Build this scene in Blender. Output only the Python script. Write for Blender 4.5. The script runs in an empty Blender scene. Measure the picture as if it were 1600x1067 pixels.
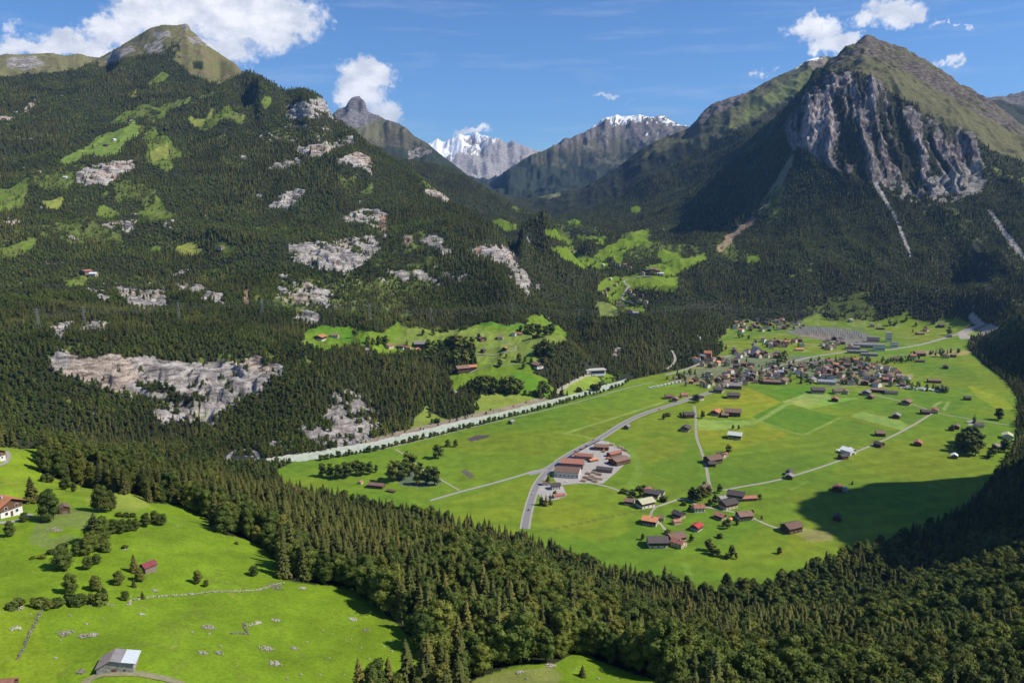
import bpy, bmesh, math, random, os
import numpy as np
from mathutils import Vector, Matrix, Euler
rng = np.random.default_rng(7)
random.seed(7)
R = math.radians
col = bpy.context.scene.collection
# ------------------------------------------------------------------ camera
F, CX, CY = 1256.0, 800.0, 533.5
PITCH = math.atan((CY-310)/F)
CAMZ = 400.0
CP, SP = math.cos(PITCH), math.sin(PITCH)
def ray(px, py):
    a = (np.asarray(px, float)-CX)/F; b = (CY-np.asarray(py, float))/F
    return a, CP + b*SP, -SP + b*CP
def at_r(px, py, r):
    x, y, z = ray(px, py); h = np.hypot(x, y)
    return x*r/h, y*r/h, CAMZ + z*r/h
def at_z(px, py, z0):
    x, y, z = ray(px, py); t = (z0-CAMZ)/z
    return x*t, y*t, z0+0*t
def proj(X, Y, Z):
    dz = Z-CAMZ
    d = Y*CP - dz*SP; u = Y*SP + dz*CP
    d = np.maximum(d, 1e-3)
    return CX + F*X/d, CY - F*u/d
# ------------------------------------------------------------------ noise
def _hash(ix, iy, seed):
    n = (ix.astype(np.int64)*374761393 + iy.astype(np.int64)*668265263 + seed*1442695041) & 0xffffffff
    n = ((n ^ (n >> 13))*1274126177) & 0xffffffff
    return ((n ^ (n >> 16)) & 0xffff)/65535.0
def vnoise(x, y, seed=0):
    ix = np.floor(x); iy = np.floor(y); fx = x-ix; fy = y-iy
    fx = fx*fx*fx*(fx*(fx*6-15)+10); fy = fy*fy*fy*(fy*(fy*6-15)+10)
    a = _hash(ix, iy, seed); b = _hash(ix+1, iy, seed); c = _hash(ix, iy+1, seed); d = _hash(ix+1, iy+1, seed)
    return (a*(1-fx)+b*fx)*(1-fy)+(c*(1-fx)+d*fx)*fy
def fbm(x, y, s, o=4, seed=0, gain=.5):
    v = 0; a = 1.0; t = 0; f = 1.0/s
    for k in range(o):
        v = v + a*(vnoise(x*f+17.3*k, y*f-9.1*k, seed+k*13)-.5); t += a; a *= gain; f *= 2.03
    return 2*v/t          # about -1..1
def ridged(x, y, s, o=4, seed=0, gain=.5):
    v = 0; a = 1.0; t = 0; f = 1.0/s
    for k in range(o):
        n = 1-np.abs(2*vnoise(x*f+5.7*k, y*f+3.3*k, seed+k*7)-1)
        v = v + a*n*n; t += a; a *= gain; f *= 2.03
    return v/t
def sstep(a, b, x):
    t = np.clip((x-a)/(b-a), 0, 1); return t*t*(3-2*t)
def inpoly(x, y, P):
    P = np.asarray(P, float); ins = np.zeros(x.shape, bool); j = len(P)-1
    bx0, by0 = P.min(0); bx1, by1 = P.max(0)
    m = (x >= bx0) & (x <= bx1) & (y >= by0) & (y <= by1)
    xs, ys = x[m], y[m]; r = np.zeros(xs.shape, bool)
    for i in range(len(P)):
        xi, yi = P[i]; xj, yj = P[j]
        c = ((yi > ys) != (yj > ys))
        if yi != yj: r ^= c & (xs < (xj-xi)*(ys-yi)/(yj-yi)+xi)
        j = i
    ins[m] = r
    return ins
def segdist(x, y, P, closed=False):
    P = np.asarray(P, float); d = np.full(x.shape, 1e18)
    n = len(P) if closed else len(P)-1
    for i in range(n):
        a = P[i]; b = P[(i+1) % len(P)]; v = b-a; L = max(v@v, 1e-9)
        t = np.clip(((x-a[0])*v[0]+(y-a[1])*v[1])/L, 0, 1)
        d = np.minimum(d, (x-a[0]-t*v[0])**2+(y-a[1]-t*v[1])**2)
    return np.sqrt(d)
# ------------------------------------------------------------------ control points: (pixel x, pixel y, ground distance) or known heights
TAG = {'floor': 0, 'left': 1, 'right': 2, 'far': 3, 'near': 4}
CT = []                                                     # X, Y, Z, tag
def cr(tag, *pts):
    for px, py, r in pts:
        x, y, z = at_r(px, py, r); CT.append((x, y, z, TAG[tag]))
def cz(tag, *pts):
    for px, py, z0 in pts:
        x, y, z = at_z(px, py, z0); CT.append((x, y, z, TAG[tag]))
def cw(tag, *pts):
    for p in pts: CT.append((*p, TAG[tag]))
def crest(tag, dr, dz, *pts):                               # a skyline: the ground falls again behind it
    for px, py, r in pts:
        x, y, z = at_r(px, py, r); CT.append((x, y, z, TAG[tag]))
        s = (r+dr)/r; CT.append((x*s, y*s, z-dz, TAG[tag]))
# valley floor
cz('floor', (520,720,0),(640,700,0),(800,660,0),(980,605,0),(700,760,0),(900,700,0),(1100,640,0),(1300,600,0),(1500,570,0),
   (850,800,0),(1000,850,0),(1200,850,0),(1100,760,0),(1300,760,0),(1500,700,0),(1200,680,0),(1400,640,0),(1100,590,0),(1200,550,0),
   (1350,540,0),(1480,530,0),(1560,640,0),(1450,760,0),(1560,600,0), (1400,800,0),(1160,520,6),(1300,512,5),(1420,512,8))
cw('floor', (-150,1000,4),(-400,1150,6),(-700,1300,10))
# foreground meadows and the forest ridge behind them
cr('near', (0,1067,300),(180,1035,290),(0,950,345),(180,900,375),(0,850,430),(100,800,475),(0,760,540),(0,705,640),(60,700,650),(200,770,540),
   (330,830,450),(400,900,385),(300,950,345),(430,880,400),(450,960,345),(560,960,350),(600,1060,290),(650,1020,315),(690,1067,292),(850,1035,300),(900,1067,287),(1050,1067,290))
cw('near', (-400,200,212),(0,150,232),(400,200,225),(-700,500,220),(-800,200,230),(-500,700,205),(-750,800,190),(-650,1000,110),(-900,1150,60))
def fr(px, *pts):                                            # forest profile of a column: (distance, height)
    for r, z in pts:
        x, y, _ = at_r(px, 800, r); CT.append((x, y, z, TAG['near']))
fr(0, (760,180),(950,95),(1150,20))
fr(150, (620,196),(760,170),(950,85),(1120,15))
fr(300, (520,200),(650,178),(800,120),(1000,20))
fr(450, (430,203),(560,178),(760,102),(960,8))
fr(600, (400,198),(500,168),(700,92),(900,3))
fr(800, (400,194),(500,155),(650,92),(780,30),(880,0))
fr(950, (350,195),(450,148),(600,80),(740,10))
fr(1100, (330,200),(450,136),(580,76),(690,10))
fr(1250, (320,200),(450,136),(600,82),(740,10))
fr(1400, (320,205),(450,150),(600,100),(750,30),(850,0))
fr(1550, (320,215),(450,175),(600,135),(750,90),(900,40))
cw('near', (700,500,210),(760,720,215),(900,300,330),(970,690,600),(915,790,540),(950,900,605),(930,1020,430),(1010,1120,250),(1150,950,640),(860,1160,60),(760,900,110),(1010,1250,110),(1000,1350,90),(1300,1300,300),(1250,1600,170),(1120,1560,50),
   (1180,1900,60),(1300,2100,90),(1500,1900,240),(1700,2300,300),(1650,1500,400),(1300,2500,20),(1500,2700,60),(1600,600,700),(1900,1000,800))
# left mountain
cr('left', (470,712,1290),(300,690,1400),(100,680,1480),(600,683,1400),(520,690,1330))
cr('left', *[(x,655,1500) for x in (-200,0,150,300)], *[(x,605,1600) for x in (-200,0,100,220,350)], (420,640,1480),(420,600,1560),
   (500,640,1440),(600,640,1450),(600,600,1540),(500,590,1580),(680,650,1450),(760,628,1520),(700,600,1560),(760,610,1560),
   (0,555,1720),(120,552,1690),(250,556,1690),(400,560,1680),(520,545,1750),(600,545,1740),(700,575,1640),(800,590,1620),(870,585,1660),(850,560,1700),(720,545,1740),
   (480,525,1830),(600,515,1860),(700,512,1870),(800,530,1790),(830,500,1900),(885,525,1800),(880,520,1830),(740,500,1930),
   (0,500,2000),(150,490,2050),(300,480,2080),(450,490,2020),(600,490,2010),(750,480,2060),
   (0,450,2300),(150,440,2350),(300,440,2320),(450,440,2280),(600,440,2260),(740,440,2200),(820,455,2170),(870,500,2100),(900,540,1980),
   (0,400,2600),(150,390,2650),(300,390,2600),(450,420,2350),(450,385,2420),(600,390,2480),(580,375,2520),(740,385,2400),(800,390,2370),(815,420,2280),(825,452,2300),
   (0,340,2950),(150,340,2950),(300,330,2950),(450,330,2800),(600,330,2780),(740,340,2620),
   (0,285,3300),(120,270,3250),(200,260,3280),(250,215,3550),(300,270,3250),(450,270,3080),(540,240,3100),(600,290,2980),
   (0,200,4000),(150,190,3900),(300,180,3750),(400,190,3600),(480,200,3450),
   (0,130,4700),(150,115,4700),(200,90,4800),(250,130,4300),(330,130,4250),(350,120,4300),(400,130,4050),(450,160,3750))
crest('left', 500, 260, (520,152,3600),(450,133,3950),(380,105,4250),(340,78,4700),(310,58,5000),(295,40,5100),(240,42,5300),(200,68,5300),(150,92,5400),
   (540,188,3560),(562,208,3500),(600,240,3420),(640,263,3340),(700,297,3180),(760,338,2950),(800,362,2780),(835,395,2620))
crest('left', 700, 300, (-150,90,5900),(0,95,6000),(60,84,6100),(110,84,6000))
crest('left', 500, 200, (625,236,5200),(700,262,5100),(760,296,4900),(800,318,4750),(850,345,4500))
cr('left', (780,345,3900),(860,380,3500),(900,430,2900),(860,420,3100),(840,360,4000),(930,480,2500),(925,400,3450))
# valley opening between the mountains
cr('left', (890,360,4000),(900,385,3800))
cz('left', (960,480,45),(985,455,95),(1000,430,140),(1040,410,168),(950,408,175),(925,385,215))
cz('right', (1000,380,215),(1080,410,170),(940,362,262),(990,365,240),(1060,440,130),(1090,480,40),(1130,500,12),(1120,450,110),(900,340,310))
cz('far', (850,322,375))
cr('far', (860,305,7500),(830,312,7200))
# the wooded knoll
cr('left', (900,520,2000),(960,510,2030),(1010,505,2040),(1060,520,2040),(1110,548,1990),(1000,550,1915),(940,560,1875),(1060,560,1915),(1000,584,1830),(1080,572,1880),(910,555,1830),(1010,480,2350),(930,500,2300))
cz('floor', (990,590,0),(930,595,6),(1100,575,0))
# right mountain
cr('right', *[(x,y,r) for x,y,r in ((1150,498,2700),(1250,490,2760),(1350,492,2750),(1450,492,2750),(1550,500,2750),(1650,505,2700))],
   *[(x,400,3120) for x in (1250,1350,1450,1550,1650)], (1150,420,3050),(1150,440,2950),
   *[(x,450,2900) for x in (1250,1350,1450,1550,1650)],
   (1200,370,3350),(1280,300,3560),(1350,300,3520),(1430,310,3500),(1500,320,3480),(1600,330,3450),(1700,340,3400),
   (1240,330,3480),(1225,240,3750),(1210,250,3780),(1290,250,3650),(1350,240,3640),(1400,260,3620),(1450,280,3580),(1500,270,3600),(1560,280,3620),(1620,300,3600),
   (1240,165,3900),(1290,125,4000),(1340,110,3960),(1380,130,3880),(1430,170,3820),(1480,190,3800),(1530,220,3800),(1570,250,3820),(1640,270,3850),
   (1300,180,3830),(1350,170,3790),(1400,200,3720),(1450,230,3690),(1500,240,3700),
   (1340,90,4200),(1400,100,4250),(1450,140,4100),(1500,165,4050),(1550,200,4050),(1600,240,4080),(1450,115,4400),(1510,155,4300))
crest('right', 500, 330, (1300,96,4350),(1325,75,4500),(1352,56,4650),(1385,63,4720),(1415,75,4760),(1450,95,4780),(1490,122,4760),(1530,152,4720),(1570,185,4700),(1600,212,4680),(1660,260,4600),(1750,300,4500))
cr('right', (1190,250,4400),(1200,200,4700),(1150,230,5000),(1150,300,4300),(1100,280,4900),(1100,330,4200),(1050,300,5000),(1060,350,4100),(1000,320,5000),(1000,345,4400),(950,320,5200),
   (1100,370,3700),(1050,385,3650),(1000,350,4300),(1160,340,3800),(1180,300,4000),(950,345,4600),(1250,150,4500),(1220,180,4800),(1130,180,5600),(1200,150,5700))
crest('right', 600, 300, (1290,90,6200),(1260,102,6200),(1220,118,6200),(1180,140,6150),(1150,155,6100),(1120,172,6100),(1090,190,6100),(1060,205,6200),(1030,226,6200),(1000,246,6200),(960,268,6100),(920,290,6050))
cr('right', (890,318,5600),(872,336,5100))
# far ranges
crest('far', 900, 500, (1080,196,10600),(1050,188,10800),(1020,186,10900),(990,180,10800),(960,178,10700),(935,190,10400),(905,205,10000),(880,222,9700),(850,242,9400),(820,258,9100),(790,275,8800))
cr('far', (900,260,9000),(850,285,8600),(960,240,9500),(1000,270,8500),(920,290,7800),(980,290,7400),(870,298,8000),(1040,240,9000))
crest('far', 1200, 700, (600,245,15500),(640,232,15500),(665,222,15600),(685,216,15700),(700,222,15800),(720,210,16000),(738,208,16000),(760,214,15900),(785,222,15800),(810,222,15700),(840,240,15500),(880,262,15000))
cr('far', (740,255,14000),(700,250,14200),(780,270,13200),(740,285,12000),(800,290,10500),(760,300,9000))
crest('far', 500, 450, (500,200,8000),(530,172,7900),(546,158,7900),(556,153,7900),(568,160,7900),(576,180,7800),(590,178,7700),(604,190,7600),(625,194,7200),(645,206,7000),(665,222,6900),(690,242,6800),(712,258,6700),(740,285,6600))
cr('far', (560,190,7500),(600,215,6900),(640,240,6600),(690,262,6400))
crest('far', 900, 500, (1540,165,9500),(1575,166,9500),(1600,180,9500),(1650,190,9500),(1720,230,9500))
cw('far', (-9000,9000,900),(0,19000,900),(9000,14000,900),(-3000,14000,900),(6500,9000,700),(-6000,3000,900),(4500,3500,900),(3000,500,900))
CT = np.array(CT)
# ------------------------------------------------------------------ polar grid and height field
def _seq(lo, hi, step): return np.arange(lo, hi, step)
TH = np.concatenate([_seq(-58,-35,.5), _seq(-35,35,.066), _seq(35,68,.35)])*math.pi/180
rr = [110.0]
while rr[-1] < 21000:
    r = rr[-1]
    rr.append(r + (max(r*.0058,1.2) if r < 1000 else r*.0046 if r < 1500 else 5.2 if r < 5000 else 9 if r < 6400 else r*.005))
RR = np.array(rr)
NT, NR = len(TH), len(RR)
GX = RR[:, None]*np.sin(TH)[None]; GY = RR[:, None]*np.cos(TH)[None]
# radial-basis surface, first on a coarse polar grid, then interpolated
def rbf_fit(P, V, warp):
    U = warp(P); D = np.sqrt(((U[:, None]-U[None])**2).sum(-1))
    A = np.zeros((len(P)+3,)*2); n = len(P)
    A[:n, :n] = -D - np.eye(n)*(-1)*2e-4
    Q = np.c_[np.ones(n), U]; A[:n, n:] = Q; A[n:, :n] = Q.T
    w = np.linalg.solve(A, np.r_[V, 0, 0, 0]); return U, w
def warp(P):                                               # log-polar plane: near and far features weigh alike
    r = np.hypot(P[:, 0], P[:, 1]); t = np.arctan2(P[:, 0], P[:, 1])
    return np.c_[np.log(r)*1.35, t*1.25]
LOGZ = CT[:, 2]
U0, W0 = rbf_fit(CT[:, :2], LOGZ, warp)
def base_h(X, Y):
    sh = X.shape; P = np.c_[X.ravel(), Y.ravel()]; U = warp(P).astype(np.float32); out = np.empty(len(P)); n = len(U0)
    U0f = U0.astype(np.float32); w = W0.astype(np.float32)
    for s in range(0, len(P), 60000):
        u = U[s:s+60000]
        D = np.sqrt((u[:, 0:1]-U0f[:, 0])**2+(u[:, 1:2]-U0f[:, 1])**2)
        out[s:s+60000] = -(D@w[:n]) + W0[n] + u@W0[n+1:]
    return out.reshape(sh)
ks = np.unique(np.r_[np.arange(0, NR, 3), NR-1]); kt = np.unique(np.r_[np.arange(0, NT, 3), NT-1])
HC = base_h(GX[np.ix_(ks, kt)], GY[np.ix_(ks, kt)])
H1 = np.empty((len(ks), NT))
for i in range(len(ks)): H1[i] = np.interp(TH, TH[kt], HC[i])
H = np.empty((NR, NT))
for j in range(NT): H[:, j] = np.interp(RR, RR[ks], H1[:, j])
# valley floor polygon (pixel outline of the plain put down at height 0)
FL_PX = [(430,735),(470,716),(560,700),(640,682),(720,660),(800,640),(880,620),(960,600),(1010,588),(1060,578),(1110,566),(1130,548),(1125,530),(1150,520),(1200,512),(1300,508),(1400,512),
         (1480,515),(1520,520),(1512,545),(1545,575),(1575,600),(1590,625),(1590,660),(1585,700),(1540,760),(1480,820),(1400,850),(1300,880),(1200,925),(1100,930),(950,900),(820,850),(700,820),(560,790),(450,770)]
FLOOR = np.array([at_z(px, py, 0)[:2] for px, py in FL_PX])
fd = segdist(GX, GY, FLOOR, True); fin = inpoly(GX, GY, FLOOR); fd = np.where(fin, -fd, fd)
fk = sstep(-5, 110, fd)
GR = np.hypot(GX, GY)
mtn = sstep(40, 260, fd)*sstep(900, 1500, GR)
near = 1-sstep(700, 1000, GR)
H = np.where(fin, 0, H*fk + (1-fk)*0)
H = np.maximum(H, -1)
# ------------------------------------------------------------------ relief: ribs, gullies and ledges
def relief(X, Y, H):
    wx = X+60*fbm(X, Y, 400, 3, 5); wy = Y+60*fbm(X, Y, 400, 3, 9)
    far = sstep(5200, 8500, GR)
    big = (ridged(wx, wy, 560, 5, 21, .52)-.45)*70*mtn
    big = big*(1+1.2*far) + far*(ridged(wx, wy, 1300, 6, 31, .5)-.45)*(250+170*sstep(12000, 13500, GR))
    med = (ridged(wx*.7, wy*.7, 90, 4, 3)-.45)*20*mtn
    knl = fbm(X, Y, 60, 4, 4)*3.0*near*sstep(20, 120, fd)+fbm(X, Y, 16, 3, 14)*.55*near*sstep(20, 120, fd)
    return H+big+med+knl
H = relief(GX, GY, H)
# each skyline is sculpted to the profile the ridge has: (ridge distance range, profile)
SKY = [
 ((5600, 6900), [(-300,96),(0,93),(20,86),(60,84),(80,83),(95,86),(125,84),(135,88),(165,92)]),
 ((4450, 5580), [(120,110),(150,92),(172,82),(195,68),(215,56),(235,44),(255,39),(275,40),(293,37),(297,46),(310,57),(325,72),(345,85),(365,95),(382,108)]),
 ((3500, 4400), [(360,122),(385,112),(400,117),(425,130),(445,141),(465,139),(490,146),(510,157),(524,168),(530,186)]),
 ((2650, 3640), [(526,186),(553,206),(578,228),(617,251),(655,276),(706,315),(744,339),(770,353),(785,368),(797,386)]),
 ((4450, 5300), [(617,250),(660,256),(703,262),(750,290),(798,319),(835,336)]),
 ((6500, 8400), [(490,205),(515,185),(529,171),(540,167),(545,158),(551,152),(562,151),(570,157),(574,172),(582,176),(593,180),(604,187),(623,193),(636,201),(648,213),(664,221),(687,240),(703,252),(716,262),(745,285)]),
 ((13400, 17000), [(600,245),(650,236),(668,224),(676,220),(683,215),(690,221),(699,221),(709,215),(719,209),(731,211),(744,207),(750,213),(760,212),(770,216),(780,218),(792,224),(797,222),(801,218),(806,223),(811,226),(840,235),(880,262)]),
 ((8300, 11400), [(770,281),(780,273),(820,248),(843,236),(883,218),(916,203),(933,193),(946,182),(963,177),(980,178),(1000,177),(1015,180),(1033,182),(1046,185),(1066,194),(1090,204)]),
 ((5300, 6900), [(905,297),(933,281),(966,261),(1000,234),(1033,217),(1060,206),(1075,200),(1085,190),(1096,177),(1113,163),(1129,157),(1142,152),(1156,148),(1166,146),(1183,137),(1206,123),(1239,108),(1263,93),(1286,87),(1310,92)]),
 ((4250, 5200), [(1285,110),(1295,95),(1306,87),(1319,77),(1339,66),(1353,56),(1360,55),(1373,60),(1393,67),(1413,72),(1426,78),(1443,88),(1466,103),(1496,128),(1533,148),(1556,167),(1576,182),(1600,199),(1700,262)]),
 ((9050, 10600), [(1540,160),(1559,163),(1573,173),(1583,175),(1592,172),(1610,178),(1700,215)]),
]
for it in range(3):
    for (r0, r1), prof in SKY:
        prof = np.array(prof, float)
        x, y, z = ray(prof[:, 0], prof[:, 1]); tt = np.arctan2(x, y); ee = z/np.hypot(x, y)
        i0, i1 = np.searchsorted(RR, r0), np.searchsorted(RR, r1)
        E = (H[i0:i1]-CAMZ)/RR[i0:i1, None]; ic = E.argmax(0)+i0; rc = RR[ic]
        rc = np.convolve(np.pad(rc, 6, 'edge'), np.ones(13)/13, 'valid')
        tgt = np.interp(TH, tt, ee); d = (tgt-E.max(0))*rc; kw = 17 if it == 0 else 7 if (it == 1 or r0 < 6300) else 3; d = np.convolve(np.pad(d, kw//2, 'edge'), np.hanning(kw+2)[1:-1]/np.hanning(kw+2).sum(), 'valid'); d = np.clip(d, -150, 150) if r0 < 7000 else d
        side = sstep(tt[0]-.016, tt[0], TH)*(1-sstep(tt[-1], tt[-1]+.016, TH))
        wdt = .16*rc
        u = (RR[:, None]-rc[None])
        wgt = np.where(u < 0, np.clip(1+u/np.minimum(wdt, rc-r0*.84), 0, 1), np.clip(1-u/(1.5*wdt), 0, 1))
        wgt = wgt*wgt*(3-2*wgt)
        H = H + d[None]*side[None]*wgt
topr = sstep(3700, 4200, GR)*(1-sstep(5600, 6400, GR))*sstep(900, 1500, GX)
H = H + topr*((ridged(GX+.4*GY, GY*.5, 170, 5, 121, .6)-.5)*46+(ridged(GX, GY, 45, 3, 123)-.5)*14)
fr_ = sstep(6300, 7500, GR)*(.4+.6*sstep(8000, 9500, GR)); H = H + fr_*(ridged(GX, GY, 420, 5, 131, .55)-.5)*80
om = sstep(.62, .70, np.arctan2(GX, GY))*sstep(600, 750, GX)*(1-sstep(1500, 1900, GR)); H = H + om*((ridged(GX, GY, 190, 4, 141)-.55)*150+fbm(GX, GY, 30, 3, 143)*16)
# ------------------------------------------------------------------ what covers the ground
def visible():
    EL = (H-CAMZ)/GR; vm = np.maximum.accumulate(EL, axis=0); return vm-EL
PX, PY = proj(GX, GY, H)
HID = visible()*GR                                           # metres that a point lies below the line of sight
SEEN = HID < 45
nx = fbm(GX, GY, 55, 4, 41); ny = fbm(GX, GY, 55, 4, 47)
sc_ = np.clip(2600/GR, .5, 2.5)
nx2 = fbm(GX, GY, 17, 3, 43); ny2 = fbm(GX, GY, 17, 3, 49); QX = PX+(nx*6+nx2*3.2)*sc_; QY = PY+(ny*4.5+ny2*2.6)*sc_
EXT = np.where((GR > 1250) & (GR < 5600), 9*F/GR, 0)      # clearings reach on behind the tops of the trees below them
def area(P, r0=0, r1=1e9, rough=True):
    m = inpoly(QX, QY, P) if rough else inpoly(PX, PY, P)
    if rough: m |= inpoly(QX, QY-EXT, P)
    return m & SEEN & (GR > r0) & (GR < r1)
gr_t = fbm(GX, GY, 180, 4, 51); gr_f = fbm(GX, GY, 22, 3, 57); gr_g = fbm(GX, GY, 7, 2, 59)
def C(*c): return np.array(c)
GRASS, GRASS2, DRY, OLIVE = C(.132,.208,.014), C(.170,.242,.012), C(.235,.245,.060), C(.13,.165,.035)
SOIL, ROCK, ROCKW, SNOW, FLOORF = C(.30,.235,.16), C(.47,.425,.385), C(.52,.42,.34), C(.86,.88,.92), C(.030,.034,.016)
COL = np.empty((NR, NT, 3)); COL[:] = FLOORF
TREE = np.ones((NR, NT)); RK = np.zeros((NR, NT))
dens = {}
def put(m, c, tree=0.0, rock=0.0):
    COL[m] = c; TREE[m] = tree; RK[m] = rock
# plain and meadows
put(fin, GRASS)
# alpine ground above the tree line
hi = GR > 2500
alt = H + 60*gr_t
put(hi & (GR > 5600) & (GX < -1000), C(.155,.145,.06))
ALP1 = [(150,20),(400,20),(385,108),(372,118),(345,128),(332,128),(318,122),(300,116),(288,104),(270,92),(255,84),(240,82),(215,84),(195,90),(178,97),(158,104),(150,96)]
put(area(ALP1, 3900), C(.145,.140,.050)); put(area(ALP1, 3900) & (gr_f > .1), C(.155,.125,.065))
put(area([(-200,60),(150,60),(158,95),(140,100),(100,110),(60,113),(0,118),(-200,125)], 4200), C(.16,.15,.065))
for P in ([(160,92),(175,81),(205,72),(212,78),(190,87),(170,98)], [(222,69),(252,66),(254,78),(238,82),(226,76)], [(240,52),(262,47),(268,56),(250,66)], [(284,38),(298,36),(300,46),(288,44)], [(290,58),(310,58),(324,70),(300,66)], [(10,92),(55,88),(70,100),(40,108),(12,104)]):
    m = area(P, 3900); m &= gr_f > -.35
    put(m, ROCK*.75, 0, 1)
put(area([(258,70),(278,66),(284,95),(292,112),(272,100),(256,84)], 3900) & (gr_f > .05), FLOORF, 1)
put(area([(302,96),(316,96),(318,106),(304,106)], 3900), FLOORF, 1)
# left mountain clearings
G_ = [
 [(0,295),(15,295),(30,285),(47,275),(42,300),(38,318),(20,325),(0,328),(-90,330),(-90,300)],
 [(170,192),(195,175),(225,172),(235,175),(222,182),(205,182),(190,190)],
 [(215,166),(235,163),(250,168),(262,162),(275,158),(300,150),(300,156),(275,166),(262,174),(256,184),(248,186),(254,172)],
 [(312,200),(330,185),(350,168),(357,165),(370,178),(384,182),(376,193),(362,184),(350,182),(335,194),(322,203)],
 [(409,160),(413,150),(422,152),(421,163),(412,166)], [(230,130),(255,113),(264,118),(247,129),(236,134)],
 [(222,213),(240,198),(250,210),(265,216),(270,225),(288,238),(287,243),(272,245),(266,266),(255,260),(238,255),(229,245),(230,225)],
 [(95,277),(115,267),(114,282),(100,285)], [(150,325),(160,320),(175,328),(190,332),(170,338),(152,335)],
 [(215,330),(240,322),(242,305),(250,308),(250,318),(272,335),(262,340),(240,343),(225,338)],
 [(-40,398),(0,390),(30,378),(50,373),(56,380),(30,395),(0,401)], [(335,382),(350,378),(368,386),(355,393),(342,392)],
 [(100,441),(120,432),(136,431),(136,439),(110,444)], [(235,389),(246,382),(256,387),(247,393)]]
for P in G_:
    m = area(P, 2000); put(m, C(.118,.172,.022), .05); put(m & (gr_f+.5*gr_t > .12), C(.135,.155,.035), .06); put(m & (gr_g+.7*nx > .38), C(.085,.115,.022), .35)
for P in ([(170,208),(190,200),(213,190),(222,200),(214,210),(200,218),(192,230),(180,240),(160,242),(150,240),(135,239),(120,249),(100,255),(94,250),(120,238),(140,225),(152,214)],):
    put(area(P, 2000), OLIVE*C(1.15,1.3,1.0))
for P in ([(293,178),(305,186),(320,186),(330,168),(334,168),(330,182),(314,197),(300,191)], [(65,313),(90,310),(100,308),(98,319),(85,326),(72,323)], [(275,386),(300,380),(318,388),(300,395),(285,396)], [(205,150),(214,137),(214,148)], [(236,235),(262,222),(264,244),(240,248)]):
    put(area(P, 2000), OLIVE*C(1.7,1.45,1.3))
# terraces above the river
T1 = [(470,530),(478,516),(500,511),(545,510),(575,520),(600,523),(622,500),(635,508),(660,515),(700,516),(745,508),(765,502),(790,508),(820,505),(828,488),(850,493),(875,510),(890,521),(885,529),(870,536),(850,531),(840,533),(832,540),(836,552),(845,560),(845,572),(836,577),(852,586),(864,600),(870,611),(850,617),(815,614),(810,601),(795,592),(760,590),(745,584),(712,606),(706,592),(715,585),(745,578),(742,560),(744,545),(738,530),(700,531),(640,541),(590,546),(575,532),(520,539),(500,541),(475,532)]
m = area(T1, 1450, 2400); put(m, GRASS); put(m & (gr_t > .12), OLIVE*C(1.25,1.3,1)); put(m & (gr_t < -.35), GRASS*C(.7,.95,.8))
for P in ([(640,672),(655,648),(664,630),(673,630),(668,645),(690,651),(702,656),(660,669)], [(755,620),(785,616),(800,620),(852,622),(846,629),(820,633),(770,646),(745,648),(748,634)],):
    put(area(P, 1200, 2000), OLIVE*C(1.5,1.5,1.1))
put(area([(878,613),(890,600),(915,588),(934,588),(941,598),(932,608),(905,616),(885,619)], 1200, 2300, False), C(.20,.27,.035))
put(area([(937,586),(950,583),(964,590),(957,601),(945,598)], 1200, 2300, False), GRASS)
put(area([(868,610),(890,597),(915,585),(932,586),(912,590),(888,603),(872,618)], 1200, 2300, False), C(.32,.30,.22))
# valley opening
for P in ([(850,358),(870,358),(885,370),(895,378),(895,388),(888,385),(880,375),(865,368)], [(865,388),(885,388),(905,395),(925,400),(945,408),(955,416),(940,421),(925,416),(905,413),(890,406),(875,402)],
          [(900,365),(920,370),(945,368),(950,372),(940,380),(925,375),(905,372)], [(930,396),(950,385),(970,375),(985,365),(1000,359),(1016,362),(1010,372),(1018,378),(1012,386),(1000,380),(985,385),(975,392),(975,402),(968,410),(955,402),(945,403),(935,400)],
          [(1008,419),(1040,408),(1027,395),(1035,389),(1060,395),(1065,405),(1080,402),(1100,395),(1101,403),(1080,413),(1060,423),(1045,427),(1020,421)],
          [(968,432),(1000,427),(1010,431),(1060,432),(1056,450),(1045,453),(1010,449),(985,448),(975,440)],
          [(940,440),(962,430),(978,440),(972,462),(985,470),(1008,478),(1010,492),(985,488),(965,476),(950,462),(935,450)],
          [(885,345),(900,343),(906,347),(890,351)], [(985,325),(997,321),(1001,328),(988,331)], [(768,342),(790,345),(808,352),(800,359),(785,357)],
          [(1165,400),(1185,396),(1190,404),(1170,408)]):
    put(area(P, 2200), GRASS*C(1,.95,1))
put(area([(932,470),(945,469),(972,490),(960,496),(935,493)], 2000), OLIVE*1.4)
put(area([(850,410),(940,395),(930,402),(880,403)], 2200) & (gr_f > .2), OLIVE)
for P in ([(830,303),(850,295),(878,303),(862,311),(845,309)],): put(area(P, 4000) & (gr_f > -.2), C(.20,.22,.10))
# foot of the right mountain
m = area([(1122,535),(1135,515),(1150,508),(1165,500),(1190,506),(1210,498),(1240,505),(1260,495),(1284,489),(1296,500),(1310,500),(1340,498),(1380,500),(1408,493),(1420,489),(1432,500),(1460,505),(1470,498),(1500,496),(1516,505),(1516,520),(1480,530),(1300,545),(1130,550)], 1900, 3000)
put(m, GRASS*C(1,.93,1)); put(m & (gr_f > .25), OLIVE*1.35)
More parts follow.
